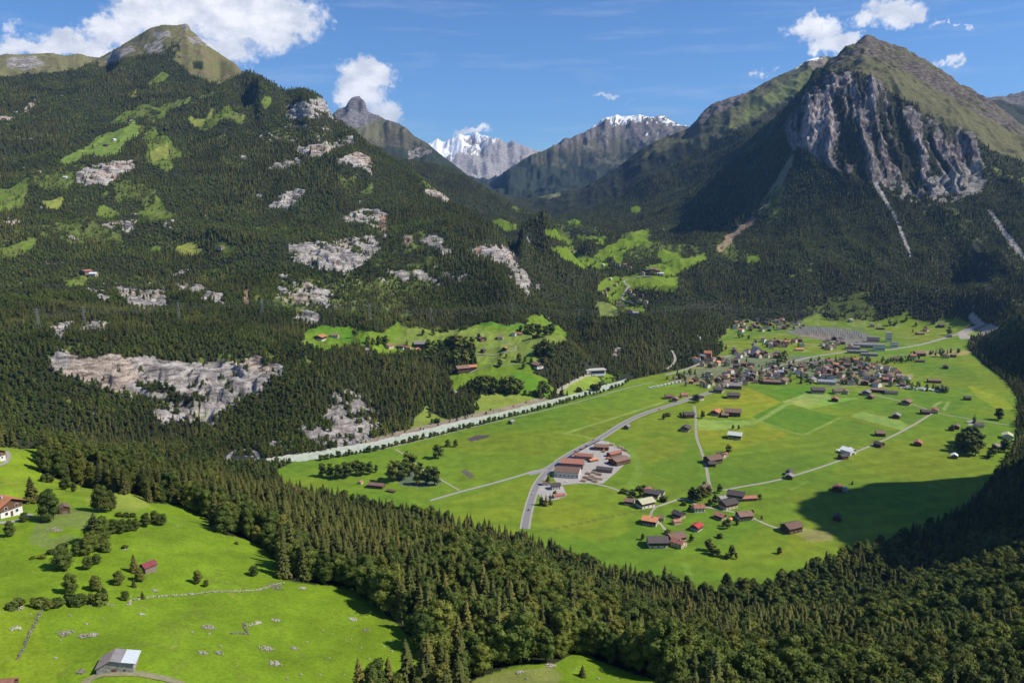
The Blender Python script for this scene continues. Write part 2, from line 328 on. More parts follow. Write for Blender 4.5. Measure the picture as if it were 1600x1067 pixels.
# right mountain: alpine top, cliffs, screes
put(area([(1290,30),(1660,30),(1660,290),(1600,250),(1560,236),(1520,212),(1480,188),(1450,178),(1420,158),(1395,138),(1365,120),(1340,110),(1318,108),(1296,112)], 3500, 6000), C(.115,.108,.045)); put(area([(1290,30),(1660,30),(1660,290),(1600,250),(1480,188),(1400,140),(1340,112),(1296,112)], 3500, 6000) & (ridged(GX, GY, 130, 4, 111)+.4*gr_f > .72), C(.062,.064,.030))
put(area([(1300,30),(1640,30),(1640,230),(1540,180),(1480,150),(1420,112),(1380,92),(1350,82),(1325,92),(1300,102)], 3800, 6000) & (gr_f+.6*gr_t > -.25), C(.165,.135,.105), 0, .9)
put(area([(1060,190),(1100,150),(1290,80),(1308,100),(1280,125),(1240,150),(1210,165),(1180,185),(1140,205),(1100,232),(1066,222),(1000,250)], 5000, 7500), C(.095,.095,.042))
put(area([(1170,165),(1260,110),(1290,100),(1250,142),(1215,160),(1180,180),(1130,205)], 5000, 7500), C(.125,.145,.045))
put(area([(1060,190),(1140,145),(1180,135),(1150,165),(1100,200)], 5600, 7500), C(.20,.175,.15), 0, 1)
put(area([(1238,110),(1262,92),(1290,84),(1290,92),(1262,98),(1245,108)], 5600, 7500) & (gr_f > -.1), SNOW)
put(area([(1262,98),(1290,90),(1296,100),(1270,112)], 5600, 7500), C(.20,.165,.12))
for P in ([(1120,388),(1145,360),(1165,345),(1180,334),(1178,346),(1152,367),(1126,392)],): put(area(P, 2000, 5000) & (gr_f > -.5), SOIL*C(.8,.75,.7))
for P in ([(1345,222),(1352,240),(1362,265),(1378,298),(1394,325),(1408,355),(1420,385),(1425,404),(1421,404),(1413,380),(1400,350),(1386,322),(1370,298),(1356,272),(1346,246)],
          [(1542,325),(1556,338),(1575,365),(1605,402),(1605,412),(1572,375),(1552,346)], ):
    put(inpoly(PX+nx2*1.5, PY, P) & SEEN & (GR > 2000) & (GR < 5000), C(.36,.335,.305), 0, .5)
put(area([(1237,240),(1243,248),(1228,275),(1212,300),(1200,318),(1188,335),(1184,334),(1196,312),(1208,290),(1222,268)], 2000, 5000) & (gr_f > -.15), C(.20,.185,.11), 0, .3)
CL = [(1222,172),(1240,158),(1262,152),(1266,134),(1290,120),(1345,112),(1380,128),(1402,150),(1430,178),(1460,185),(1522,205),(1532,240),(1537,285),(1500,292),(1480,300),(1440,308),(1420,296),(1350,274),(1300,262),(1262,236),(1246,228),(1240,238),(1228,210)]
cliff = area(CL, 3300, 4300)
# the cliff's ribs: relief that runs down the face
ci = sstep(.1, .9, cliff.astype(float))
cm = cliff.astype(np.float32)
for k in range(3):                                           # soften the mask a little along and across
    for s in (2, 5):
        cm = (cm+np.roll(cm, s, 0)+np.roll(cm, -s, 0)+np.roll(cm, s, 1)+np.roll(cm, -s, 1))/5
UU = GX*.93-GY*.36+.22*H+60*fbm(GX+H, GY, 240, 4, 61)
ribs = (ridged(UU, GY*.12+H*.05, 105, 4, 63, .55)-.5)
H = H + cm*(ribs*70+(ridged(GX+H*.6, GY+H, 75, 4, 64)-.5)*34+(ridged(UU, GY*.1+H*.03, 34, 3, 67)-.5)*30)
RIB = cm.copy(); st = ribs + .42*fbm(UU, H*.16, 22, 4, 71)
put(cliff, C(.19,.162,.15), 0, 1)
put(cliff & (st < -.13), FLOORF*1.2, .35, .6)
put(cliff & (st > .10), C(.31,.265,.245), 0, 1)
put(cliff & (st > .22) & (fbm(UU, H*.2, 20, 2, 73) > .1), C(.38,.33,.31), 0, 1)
put(area([(1440,280),(1480,262),(1530,250),(1545,280),(1530,300),(1490,312),(1450,318)], 3300, 4200) & (gr_f > -.2), C(.30,.275,.24), 0, 1)
put(area([(1385,270),(1440,300),(1430,318),(1395,300)], 3300, 4200) & (gr_f > .1), C(.26,.24,.20), 0, .6)
# left mountain rock bands
RB = [(1,[(80,563),(100,553),(133,562),(160,558),(187,555),(233,555),(267,562),(300,567),(350,564),(400,559),(412,562),(408,573),(443,575),(430,586),(393,603),(363,619),(353,633),(333,650),(313,650),(287,647),(253,646),(230,626),(200,610),(173,603),(143,590),(113,580),(86,573)]),
 (.8,[(183,452),(205,448),(230,454),(257,449),(258,479),(235,484),(210,481),(190,470)]), (.6,[(130,447),(150,454),(166,457),(176,466),(160,469),(140,459)]), (.6,[(276,441),(312,444),(330,459),(352,457),(354,476),(330,472),(300,457),(280,451)]),
 (.95,[(120,270),(135,258),(170,254),(206,251),(213,262),(190,271),(166,286),(150,285),(130,286),(119,281)]),
 (1,[(453,385),(480,381),(520,377),(560,371),(590,371),(592,386),(577,401),(556,416),(536,425),(510,419),(490,411),(465,406),(453,396)]),
 (.9,[(538,341),(560,327),(590,327),(608,332),(601,349),(592,353),(570,349),(545,347)]), (.9,[(418,323),(440,304),(466,294),(477,298),(461,316),(445,326),(425,327)]),
 (.85,[(448,166),(480,158),(515,155),(529,162),(529,186),(510,182),(490,180),(470,186),(450,183)]), (.8,[(458,233),(500,224),(530,217),(552,213),(554,223),(530,232),(500,242),(485,242),(473,238)]),
 (.8,[(528,246),(560,237),(579,245),(582,272),(572,264),(545,252),(530,252)]), (.7,[(418,262),(440,250),(469,245),(471,251),(446,260),(425,268)]),
 (1,[(738,385),(765,382),(795,387),(809,400),(817,425),(829,453),(823,459),(806,442),(797,417),(791,406),(770,401),(744,396)]),
 (.8,[(653,376),(680,369),(700,384),(713,396),(695,395),(670,387)]), (.7,[(666,299),(686,297),(706,310),(700,317),(680,310)]), (.6,[(588,431),(610,419),(636,424),(642,437),(620,442),(595,440)]),
 (.7,[(-5,341),(25,337),(37,345),(20,354),(-5,352)]), (.6,[(163,351),(200,342),(217,345),(213,357),(190,362),(170,360)]), (.5,[(60,506),(100,504),(125,499),(166,499),(172,509),(130,514),(100,522),(90,530),(84,516)]),
 (.7,[(450,491),(480,487),(502,492),(507,502),(480,507),(458,504)]), (.5,[(-5,186),(12,178),(35,172),(55,154),(60,160),(40,176),(15,187)]), (.55,[(372,240),(395,242),(402,251),(380,252)]),
 (.5,[(590,345),(600,350),(606,368),(600,370),(594,360)]), (.55,[(632,368),(645,366),(642,380),(634,386)]), (.5,[(378,455),(389,451),(389,482),(379,476)]),
 (.55,[(480,660),(510,640),(520,618),(548,608),(582,620),(602,640),(622,665),(604,692),(560,703),(530,694),(480,694),(425,704),(418,690),(450,680)]),
 (.8,[(560,690),(600,682),(650,672),(640,684),(590,696),(562,702)]), (.4,[(300,620),(330,622),(352,640),(310,652)]), (.35,[(640,425),(700,420),(720,432),(660,440)]),
 (.35,[(400,205),(470,195),(520,200),(500,215),(420,222)]), (.35,[(440,430),(560,432),(600,470),(500,480),(430,460)]), (.45,[(960,548),(968,536),(974,540),(968,560),(962,562)])]
sp = (H+.34*GX+14*fbm(GX, GY, 110, 3, 81))/24; sp = sp-np.floor(sp); strata = np.where(sp < .22, sp/.22, (1-sp)/.78)*2-1
bandn = fbm(GX*.45+GY*.2, H*2.2+.3*GX, 48, 4, 85); rkm = np.zeros((NR, NT), np.float32)
for q, P in RB:
    EXT = np.where((GR > 1250) & (GR < 5600), (9 if q > .9 else 4)*F/GR, 0); m = area(P, 1250, 4400); n = .4*gr_f+.3*nx+.25*gr_g+.22*strata+.75*bandn
    core = m & (n > (.62-1.05*q)*.9)
    put(core, ROCK, 0, 1); put(core & (gr_t+.5*nx > .25), ROCKW, 0, 1); put(core & (gr_g+.8*gr_f+.5*nx > .72), FLOORF*1.5, .7, .3)
    put(m & ~core & (gr_g > .25), OLIVE*1.1, .5)
    rkm = np.maximum(rkm, core.astype(np.float32))
EXT = 0*GR; put(area([(208,600),(222,597),(253,602),(290,617),(330,628),(322,634),(290,628),(253,620),(228,614)], 1250, 4000), FLOORF, 1)
for P in ([(590,335),(607,333),(602,350),(606,364),(600,364),(592,350)], [(378,456),(388,452),(389,480),(380,476)], [(742,388),(748,383),(757,395)], [(633,368),(644,367),(641,383),(635,384)]): put(area(P, 1250, 4200), C(.36,.25,.16), 0, 1)
for k in range(2):
    for s in (1, 3): rkm = (rkm+np.roll(rkm, s, 0)+np.roll(rkm, -s, 0)+np.roll(rkm, s, 1)+np.roll(rkm, -s, 1))/5
rkm *= sstep(4, 45, fd); H = H + rkm*(strata*7.5+(ridged(GX, GY+H*.5, 42, 4, 83)-.45)*16)
# scattered small outcrops and rides in the wooded slopes
L_ = (TREE > .9) & (GX < 900) & (GR > 1500) & (GR < 4400) & (GX < GY*.05) & (ridged(GX, GY+H, 210, 3, 91)+.3*gr_f > .93)
put(L_ & (gr_g+.5*gr_f > .18), ROCK*.9, 0, 1)
L_ = (TREE > .9) & (GR > 1500) & (GR < 5000) & (fbm(GX, GY, 260, 4, 95)+.35*gr_f > .47)
put(L_, OLIVE*.75, .45)
# far ranges: rock and snow by height, dark woods below
fz = (GR > 6400) & ~((GX > 0) & (GR < 7600) & (GX > 900))
sl = H + 160*gr_t + 90*gr_f
put(fz, C(.030,.040,.024)); RK[fz] = .3; TREE[fz] = 0
put(fz & (sl > 800), C(.095,.09,.055), 0, .6); put(fz & (sl > 1040), C(.19,.17,.15), 0, 1)
ss = GR*0+fbm(GX, GY, 500, 5, 97)
put((GR > 12000) & (sl > 560), C(.36,.335,.32), 0, 1); put((GR > 12000) & (sl+500*ss+ (-GX-1000)*.9+200*gr_f > 1130), SNOW, 0, .6)
put((GR > 8200) & (GR < 12000) & (GX > 600) & (sl+380*ss+200*gr_f > 1400), SNOW, 0, .6)
put((GR > 9000) & (GX > 4000), SNOW*.9, 0, .6)
put(area([(525,140),(582,140),(584,178),(592,190),(575,200),(555,200),(535,195)], 6400, 8600), C(.20,.185,.185), 0, 1)
put(area([(560,205),(580,190),(604,188),(600,205),(575,218),(560,214)], 6400, 8600), C(.12,.118,.062))
put(area([(590,200),(620,196),(636,204),(600,222),(582,222)], 6400, 8600) & (gr_f > -.1), C(.13,.125,.062))
put(area([(636,240),(655,228),(675,236),(660,246),(640,250)], 6400, 8600) & (gr_f > -.2), C(.27,.24,.22), 0, 1)
# near ground
NM = (GR < 1000) & ~fin
FORN = [(560,1100),(690,1067),(690,1050),(655,1010),(610,965),(572,930),(540,915),(470,912),(440,905),(430,872),(410,852),(352,832),(310,802),(280,790),(225,785),(180,770),(130,762),(110,752),(66,745),(60,715),(50,702),(0,700),(-300,700)]
fore = FORN + [(-300,-500),(1900,-500),(1900,1300),(1020,1300),(1040,1067),(985,1050),(930,1030),(910,1012),(870,1036),(800,1040),(740,1062),(720,1100),(700,1300),(560,1300)]
isfor = inpoly(PX+nx*3, PY+ny*3, fore)
nearm = NM & ~isfor & (GY > 0)
nearm |= NM & (GX < -GY*.64) & (GX > -GY*3) & (GR < 560)
put(nearm, GRASS2)
put(nearm & (gr_t < -.05), GRASS2*C(.86,.95,.9)); put(nearm & (gr_f+.7*gr_t > .55), GRASS2*C(1.15,1.0,1.6)); put(nearm & (gr_g+.6*gr_f > .62), GRASS2*C(.80,.82,1.2)); put(nearm & (ridged(GX, GY, 75, 3, 151)+.2*gr_f > .96), GRASS2*C(1.12,.96,2.0))
def nearp(P): return inpoly(PX+nx*5, PY+ny*4, P) & (GR < 1000) & (HID < 6)
put(nearp([(150,770),(215,770),(235,790),(210,800),(150,795),(130,780)]), C(.20,.245,.035))
put(nearp([(740,1062),(800,1045),(860,1042),(880,1055),(850,1100),(700,1100)]), C(.21,.235,.055))
put(nearp([(60,800),(110,790),(150,800),(130,840),(80,860),(45,850)]) & (gr_f > -.3), C(.15,.20,.04))
put(nearp([(-10,700),(58,697),(66,716),(60,745),(30,752),(-10,750)]), GRASS2)
TREE[nearm] = 0
# big rock slab in the shade on the right slope
put(inpoly(PX+nx*4, PY+ny*4, [(1540,815),(1560,780),(1590,755),(1640,735),(1640,800),(1600,815),(1560,830)]) & (GR < 1100), C(.24,.24,.25), 0, 1)
# fields of the plain (outlines in the picture, laid down on the plain)
FIELDS = [
 ([(886,676),(1040,626),(1060,632),(920,685)], GRASS*C(.95,.93,1)), ([(880,762),(960,762),(1000,790),(1010,815),(940,850),(850,820),(838,795)], GRASS*C(1.1,1.03,1)),
 ([(1000,800),(1000,690),(1070,640),(1082,680),(1095,730),(1060,775)], GRASS*C(.98,.96,1)), ([(985,705),(1030,680),(1075,690),(1060,720),(1010,722)], GRASS*C(1.12,.98,1.05)),
 ([(1090,640),(1170,605),(1218,625),(1225,640),(1180,655),(1092,652)], GRASS*C(1.32,1.1,1)), ([(1088,672),(1175,654),(1210,668),(1230,680),(1120,712),(1098,700)], GRASS*C(1.27,1.06,1)),
 ([(1088,655),(1180,657),(1150,670),(1092,672)], C(.19,.27,.04)), ([(1160,603),(1250,598),(1290,610),(1222,628),(1180,610)], GRASS*C(.82,.97,.9)),
 ([(1222,628),(1262,614),(1285,612),(1300,620),(1255,636)], C(.24,.31,.07)), ([(1255,636),(1300,620),(1345,622),(1260,640)], C(.17,.27,.035)),
 ([(1175,652),(1218,630),(1255,637),(1310,650),(1255,680)], GRASS*C(.80,.93,.9)), ([(1310,650),(1345,636),(1420,655),(1400,672),(1330,670)], GRASS*C(1.1,1.0,1)),
 ([(1328,650),(1348,642),(1425,662),(1410,672)], C(.20,.295,.055)), ([(1255,680),(1312,652),(1400,675),(1370,690),(1310,705),(1250,712),(1240,695)], GRASS*C(.90,.95,1)),
 ([(1380,640),(1400,626),(1455,642),(1420,664)], GRASS*C(.95,.95,1)), ([(1412,604),(1520,600),(1500,640),(1462,642),(1440,630)], GRASS*C(.9,.95,1)),
 ([(1505,595),(1535,610),(1570,622),(1585,640),(1560,640),(1530,622)], GRASS*C(1.35,1.15,1)), ([(1430,548),(1515,548),(1520,552),(1500,556),(1430,556)], C(.26,.25,.09)),
 ([(1390,580),(1430,585),(1440,592),(1400,590)], C(.19,.22,.045)), ([(1420,560),(1500,555),(1535,600),(1490,606),(1430,598)], GRASS*C(.92,.93,1)),
 ([(1100,770),(1120,715),(1240,700),(1310,706),(1240,740),(1150,762)], GRASS*C(.95,.95,1)), ([(1230,760),(1400,690),(1500,700),(1520,730),(1380,770),(1310,800),(1240,800)], GRASS*C(1.0,.97,1)),
 ([(1160,830),(1240,820),(1290,845),(1200,880),(1130,880)], GRASS*C(1.08,1.02,1)), ([(1238,828),(1262,824),(1300,832),(1302,845),(1262,846)], C(.18,.22,.05)),
 ([(1020,880),(1120,850),(1150,890),(1090,910),(1030,900)], GRASS*C(1.12,1.04,1)), ([(700,742),(760,722),(840,700),(860,720),(820,738),(720,768)], GRASS*C(1.02,1,1)),
 ([(690,790),(820,745),(836,748),(824,790),(818,815),(700,815)], GRASS*C(1.15,1.03,1)), ([(730,686),(745,680),(768,680),(762,685),(735,690)], C(.10,.12,.05)), ([(718,735),(728,733),(742,744),(735,748)], C(.12,.14,.05)),
 ([(616,740),(640,730),(680,742),(690,756),(660,762),(625,758)], C(.12,.17,.06)),
 ([(560,690),(650,668),(760,642),(850,620),(858,626),(760,650),(650,680),(560,706)], C(.27,.22,.15)),
 ([(1130,560),(1180,548),(1240,555),(1300,560),(1380,570),(1400,600),(1300,605),(1240,585),(1160,600),(1120,600),(1040,600),(1060,585)], C(.15,.19,.06)),
 ([(1225,520),(1250,510),(1300,512),(1350,520),(1370,535),(1340,540),(1280,530)], C(.20,.175,.14)),
 ([(1495,520),(1515,510),(1545,506),(1562,510),(1558,520),(1530,528),(1500,530)], C(.36,.32,.27)), ([(1512,490),(1520,488),(1532,500),(1545,508),(1530,512),(1518,504)], C(.38,.34,.30)),
 ([(1510,522),(1528,514),(1535,518),(1520,528)], C(.20,.27,.06))]
f1 = fbm(GX, GY, 70, 3, 101)
for P, c in FIELDS:
    c = np.clip(GRASS+(c-GRASS)*1.55, .01, .6) if c[0] < .2 else c
    m = inpoly(PX+f1*1.2, PY+f1, P) & (fin | (GR > 1230)) & (GR > 850) & (GR < 3000) & (HID < 20)
    put(m, c)
wob = GX*.35-GY*.94
COL *= (1+.10*gr_t+.09*gr_f+.06*gr_g)[..., None]
m = fin; pt = fbm(GX*.8+GY*.6, GY*.8-GX*.6, 150, 2, 109); COL[m & (pt > .18)] *= C(1.16,1.02,1.0); COL[m & (pt < -.22)] *= C(.86,.95,.95); COL[m] *= (1+.07*fbm(GX, GY, 320, 3, 105)+.05*np.sin(wob/5.5)*(fbm(GX, GY, 200, 2, 107) > 0))[m][:, None]
lines = []                                                   # mown strips
def strip(P, w, c, k=.85):
    W = np.array([at_z(px, py, 0)[:2] for px, py in P]); d = segdist(GX, GY, W)
    a = (1-sstep(w*.6, w, d))*k*fin; global COL; COL = COL*(1-a[..., None])+np.array(c)*a[..., None]
strip([(883,677),(960,653),(1040,627)], 5, (.23,.31,.06)); strip([(883,677),(925,684)], 4, (.23,.31,.06)); strip([(1170,664),(1190,655),(1225,634),(1262,614)], 7, (.22,.30,.06))
strip([(1175,654),(1215,668),(1255,680),(1312,653)], 4, (.20,.28,.05)); strip([(985,700),(1000,735),(985,760)], 8, (.17,.26,.04), .5); strip([(1455,642),(1463,632),(1470,628)], 4, (.26,.29,.09)); strip([(1475,640),(1482,628)], 4, (.22,.28,.07))
strip([(855,828),(920,815),(985,800),(1010,798)], 2.2, (.10,.12,.03), .7); strip([(1235,765),(1262,752)], 3, (.19,.27,.05), .5); strip([(1400,625),(1340,612),(1290,606)], 3, (.25,.27,.12), .6)
strip([(1420,598),(1445,588),(1480,586)], 3, (.2,.25,.06), .5); strip([(1500,614),(1560,622),(1590,624)], 3, (.24,.28,.12), .5); strip([(1070,880),(1080,905)], 5, (.17,.26,.04), .5)
COL = np.clip(COL, .004, .95)
# ------------------------------------------------------------------ materials
def mat(name): 
    m = bpy.data.materials.new(name); m.use_nodes = True; return m, m.node_tree, m.node_tree.nodes['Principled BSDF']
def mixc(nt, fac, a, b, mode='MIX'):
    n = nt.nodes.new('ShaderNodeMix'); n.data_type = 'RGBA'; n.blend_type = mode
    for i, v in ((0, fac), (6, a), (7, b)):
        if hasattr(v, 'links') or hasattr(v, 'is_linked'): nt.links.new(v, n.inputs[i])
        else: n.inputs[i].default_value = v if i == 0 else (*v, 1)
    return n.outputs[2]
def wnoise(nt, scale, detail=5, rough=.6, vec=None):
    if vec is None:
        g = nt.nodes.new('ShaderNodeNewGeometry'); vec = g.outputs['Position']
    n = nt.nodes.new('ShaderNodeTexNoise'); n.inputs['Scale'].default_value = scale; n.inputs['Detail'].default_value = detail; n.inputs['Roughness'].default_value = rough
    nt.links.new(vec, n.inputs['Vector']); return n.outputs['Fac']
def mrange(nt, v, a, b, c, d):
    n = nt.nodes.new('ShaderNodeMapRange'); nt.links.new(v, n.inputs[0])
    for i, k in enumerate((a, b, c, d)): n.inputs[i+1].default_value = k
    return n.outputs[0]
gm, nt, bs = mat('ground_cover')
at = nt.nodes.new('ShaderNodeAttribute'); at.attribute_name = 'Col'
rk = nt.nodes.new('ShaderNodeAttribute'); rk.attribute_name = 'Rock'
g1 = mrange(nt, wnoise(nt, .7, 8, .75), .25, .75, .60, 1.40); g2 = mrange(nt, wnoise(nt, .05, 7, .7), .3, .7, .74, 1.26)
ml = nt.nodes.new('ShaderNodeMath'); ml.operation = 'MULTIPLY'; nt.links.new(g1, ml.inputs[0]); nt.links.new(g2, ml.inputs[1])
cmb = nt.nodes.new('ShaderNodeCombineColor'); [nt.links.new(ml.outputs[0], cmb.inputs[i]) for i in range(3)]
base = mixc(nt, 1.0, at.outputs['Color'], cmb.outputs[0], 'MULTIPLY')
# rock: streaks and cracks
g = nt.nodes.new('ShaderNodeNewGeometry'); mp = nt.nodes.new('ShaderNodeMapping'); mp.inputs['Scale'].default_value = (.45, .45, 2.6); mp.inputs['Rotation'].default_value = (0, R(-17), 0); nt.links.new(g.outputs['Position'], mp.inputs[0])
mp2 = nt.nodes.new('ShaderNodeMapping'); mp2.inputs['Scale'].default_value = (1.5, 1.1, .13); nt.links.new(g.outputs['Position'], mp2.inputs[0]); rib = nt.nodes.new('ShaderNodeAttribute'); rib.attribute_name = 'Rib'
rn = wnoise(nt, .055, 10, .74, mp.outputs[0]); rn2 = wnoise(nt, .05, 10, .72, mp2.outputs[0])
mxf = nt.nodes.new('ShaderNodeMix'); mxf.data_type = 'FLOAT'; nt.links.new(rib.outputs['Fac'], mxf.inputs[0]); nt.links.new(mrange(nt, rn, .38, .60, .26, 1.42), mxf.inputs[2]); nt.links.new(mrange(nt, rn2, .40, .62, .30, 2.1), mxf.inputs[3]); rc = mxf.outputs[0]
cm2 = nt.nodes.new('ShaderNodeCombineColor'); [nt.links.new(rc, cm2.inputs[i]) for i in range(3)]
rocky = mixc(nt, 1.0, at.outputs['Color'], cm2.outputs[0], 'MULTIPLY')
nt.links.new(mixc(nt, rk.outputs['Fac'], base, rocky), bs.inputs['Base Color'])
bs.inputs['Roughness'].default_value = .9; bs.inputs['Specular IOR Level'].default_value = .15
bp = nt.nodes.new('ShaderNodeBump'); nt.links.new(wnoise(nt, .09, 10, .75), bp.inputs['Height']); bp.inputs['Distance'].default_value = 20
nt.links.new(mrange(nt, rk.outputs['Fac'], 0, 1, .03, .8), bp.inputs['Strength']); nt.links.new(bp.outputs[0], bs.inputs['Normal'])
# ------------------------------------------------------------------ ground meshes, one per landform
def grid_mesh(name, sel):
    idx = np.arange(NR*NT).reshape(NR, NT)
    q = np.stack([idx[:-1, :-1], idx[:-1, 1:], idx[1:, 1:], idx[1:, :-1]], -1).reshape(-1, 4)[sel.ravel()]
    used = np.unique(q); remap = np.full(NR*NT, -1, np.int64); remap[used] = np.arange(len(used)); q = remap[q]
    co = np.stack([GX.ravel()[used], GY.ravel()[used], H.ravel()[used]], -1).astype(np.float32)
    me = bpy.data.meshes.new(name)
    me.vertices.add(len(co)); me.vertices.foreach_set('co', co.ravel())
    me.loops.add(q.size); me.loops.foreach_set('vertex_index', q.ravel().astype(np.int32))
    me.polygons.add(len(q)); me.polygons.foreach_set('loop_start', (np.arange(len(q))*4).astype(np.int32))
    me.polygons.foreach_set('use_smooth', np.ones(len(q), bool)); me.update(calc_edges=True)
    a = me.attributes.new('Col', 'FLOAT_COLOR', 'POINT'); c = np.ones((len(co), 4), np.float32); c[:, :3] = COL.reshape(-1, 3)[used]; a.data.foreach_set('color', c.ravel())
    a = me.attributes.new('Rock', 'FLOAT', 'POINT'); a.data.foreach_set('value', RK.ravel()[used].astype(np.float32))
    a = me.attributes.new('Rib', 'FLOAT', 'POINT'); a.data.foreach_set('value', RIB.ravel()[used].astype(np.float32))
    me.materials.append(gm); o = bpy.data.objects.new(name, me); col.objects.link(o); o['kind'] = 'structure'; return o
WP = warp(CT[:, :2]); tg = CT[:, 3]
reg = np.empty((NR//8+1, NT//8+1), int); gu = warp(np.c_[GX[::8, ::8].ravel(), GY[::8, ::8].ravel()])
sh = GX[::8, ::8].shape; near_i = np.empty(len(gu), int)
for s in range(0, len(gu), 20000): near_i[s:s+20000] = (((gu[s:s+20000, None]-WP[None])**2).sum(-1)).argmin(1)
REG = np.repeat(np.repeat(tg[near_i].reshape(sh), 8, 0), 8, 1)[:NR, :NT].astype(int)
REG[fin] = 0; REG[~fin & (REG == 0) & (GR < 1000)] = 4; REG[~fin & (REG == 0) & (GX > 500)] = 2; REG[~fin & (REG == 0)] = 1
FR = REG[:-1, :-1]
for k, nm in ((0, 'valley_floor'), (1, 'mountain_slope'), (2, 'rocky_mountain'), (3, 'snowy_mountain_range'), (4, 'hill')): grid_mesh(nm, FR == k)
# height of the ground anywhere: bilinear in (log distance, angle) rows
def _loc(X, Y):
    r = np.hypot(X, Y); t = np.arctan2(X, Y)
    i = np.clip(np.searchsorted(RR, r)-1, 0, NR-2); j = np.clip(np.searchsorted(TH, t)-1, 0, NT-2)
    return i, j, np.clip((r-RR[i])/(RR[i+1]-RR[i]), 0, 1), np.clip((t-TH[j])/(TH[j+1]-TH[j]), 0, 1)
def ground(X, Y):
    X = np.asarray(X, float); Y = np.asarray(Y, float); i, j, u, v = _loc(X, Y)
    return (H[i, j]*(1-v)+H[i, j+1]*v)*(1-u)+(H[i+1, j]*(1-v)+H[i+1, j+1]*v)*u
def hit(px, py, rmin=0, rmax=1e9):                           # first point of the ground that a line of sight meets
    x, y, z = ray(px, py); h = math.hypot(x, y); t = math.atan2(x, y); e = z/h
    j = min(max(np.searchsorted(TH, t)-1, 0), NT-2); v = (t-TH[j])/(TH[j+1]-TH[j])
    hh = H[:, j]*(1-v)+H[:, j+1]*v; f = hh-(CAMZ+e*RR)
    k = np.where((f[1:] >= 0) & (RR[1:] > rmin) & (RR[1:] < rmax))[0]
    if len(k) == 0: r = rmax if rmax < 1e8 else 2000.
    else:
        k = k[0]; r = RR[k+1] if f[k] >= 0 else RR[k]+(RR[k+1]-RR[k])*f[k]/(f[k]-f[k+1])
    X, Y = x*r/h, y*r/h
    return np.array((X, Y, float(ground(X, Y))))
# ------------------------------------------------------------------ small mesh builder and object helpers
class MB:
    def __init__(s): s.v = []; s.f = []; s.m = []
    def add(s, vs, fs, mi=0):
        n = len(s.v); s.v += [tuple(map(float, v)) for v in vs]; s.f += [tuple(n+i for i in f) for f in fs]; s.m += [mi]*len(fs)
    def box(s, x0, y0, z0, x1, y1, z1, mi=0, M=None):
        vs = [Vector(p) for p in ((x0,y0,z0),(x1,y0,z0),(x1,y1,z0),(x0,y1,z0),(x0,y0,z1),(x1,y0,z1),(x1,y1,z1),(x0,y1,z1))]
        if M is not None: vs = [M@v for v in vs]
        s.add(vs, ((3,2,1,0),(4,5,6,7),(0,1,5,4),(1,2,6,5),(2,3,7,6),(3,0,4,7)), mi)
    def tube(s, pts, rad, n=6, mi=0, cap=True):
        pts = [Vector(p) for p in pts]; rad = rad if hasattr(rad, '__len__') else [rad]*len(pts); rings = []; vs = []
        for i, p in enumerate(pts):
            d = (pts[min(i+1, len(pts)-1)]-pts[max(i-1, 0)]).normalized(); u = d.orthogonal().normalized(); w = d.cross(u)
            for k in range(n): a = 2*math.pi*k/n; vs.append(p+(u*math.cos(a)+w*math.sin(a))*rad[i])
        fs = [(i*n+k, i*n+(k+1) % n, (i+1)*n+(k+1) % n, (i+1)*n+k) for i in range(len(pts)-1) for k in range(n)]
        if cap: fs += [tuple(range(n))[::-1], tuple((len(pts)-1)*n+k for k in range(n))]
        s.add(vs, fs, mi)
    def mesh(s, name, mats, smooth=False):
        me = bpy.data.meshes.new(name); me.from_pydata(s.v, [], s.f)
        for m in (mats if isinstance(mats, (list, tuple)) else [mats]): me.materials.append(m)
        if any(s.m): me.polygons.foreach_set('material_index', s.m)
        if smooth: me.polygons.foreach_set('use_smooth', [True]*len(s.f))
        me.update(); return me
    def build(s, name, mats, parent=None, smooth=False):
        return link(name, s.mesh(name, mats, smooth), parent)
def link(name, me, parent=None):
    o = bpy.data.objects.new(name, me); col.objects.link(o)
    if parent is not None: o.parent = parent
    return o
def tag(o, label, cat, group=None):
    o['label'] = label; o['category'] = cat
    if group: o['group'] = group
    return o
def thing(name, label, cat, loc=(0, 0, 0), rz=0, group=None, scale=None):
    o = link(name, None); o.location = loc; o.rotation_euler = (0, 0, rz); o.empty_display_size = .5
    if scale is not None: o.scale = scale if hasattr(scale, '__len__') else (scale,)*3
    return tag(o, label, cat, group)
def copy_tree(o, parent=None):
    c = o.copy(); col.objects.link(c); c.parent = parent
    for k in list(o.children): copy_tree(k, c)
    return c
# ------------------------------------------------------------------ plain materials
def plain(name, c, rough=.8, spec=.3, var=.12, scale=.8, metal=0):
    m, nt, bs = mat(name)
    n = wnoise(nt, scale, 4, .6); bs.inputs['Roughness'].default_value = rough; bs.inputs['Specular IOR Level'].default_value = spec; bs.inputs['Metallic'].default_value = metal
    oi = nt.nodes.new('ShaderNodeObjectInfo'); a = mrange(nt, n, .3, .7, 1-var, 1+var); b = mrange(nt, oi.outputs['Random'], 0, 1, 1-var, 1+var)
    mu = nt.nodes.new('ShaderNodeMath'); mu.operation = 'MULTIPLY'; nt.links.new(a, mu.inputs[0]); nt.links.new(b, mu.inputs[1])
    cc = nt.nodes.new('ShaderNodeCombineColor'); [nt.links.new(mu.outputs[0], cc.inputs[i]) for i in range(3)]
    nt.links.new(mixc(nt, 1.0, c, cc.outputs[0], 'MULTIPLY'), bs.inputs['Base Color']); return m
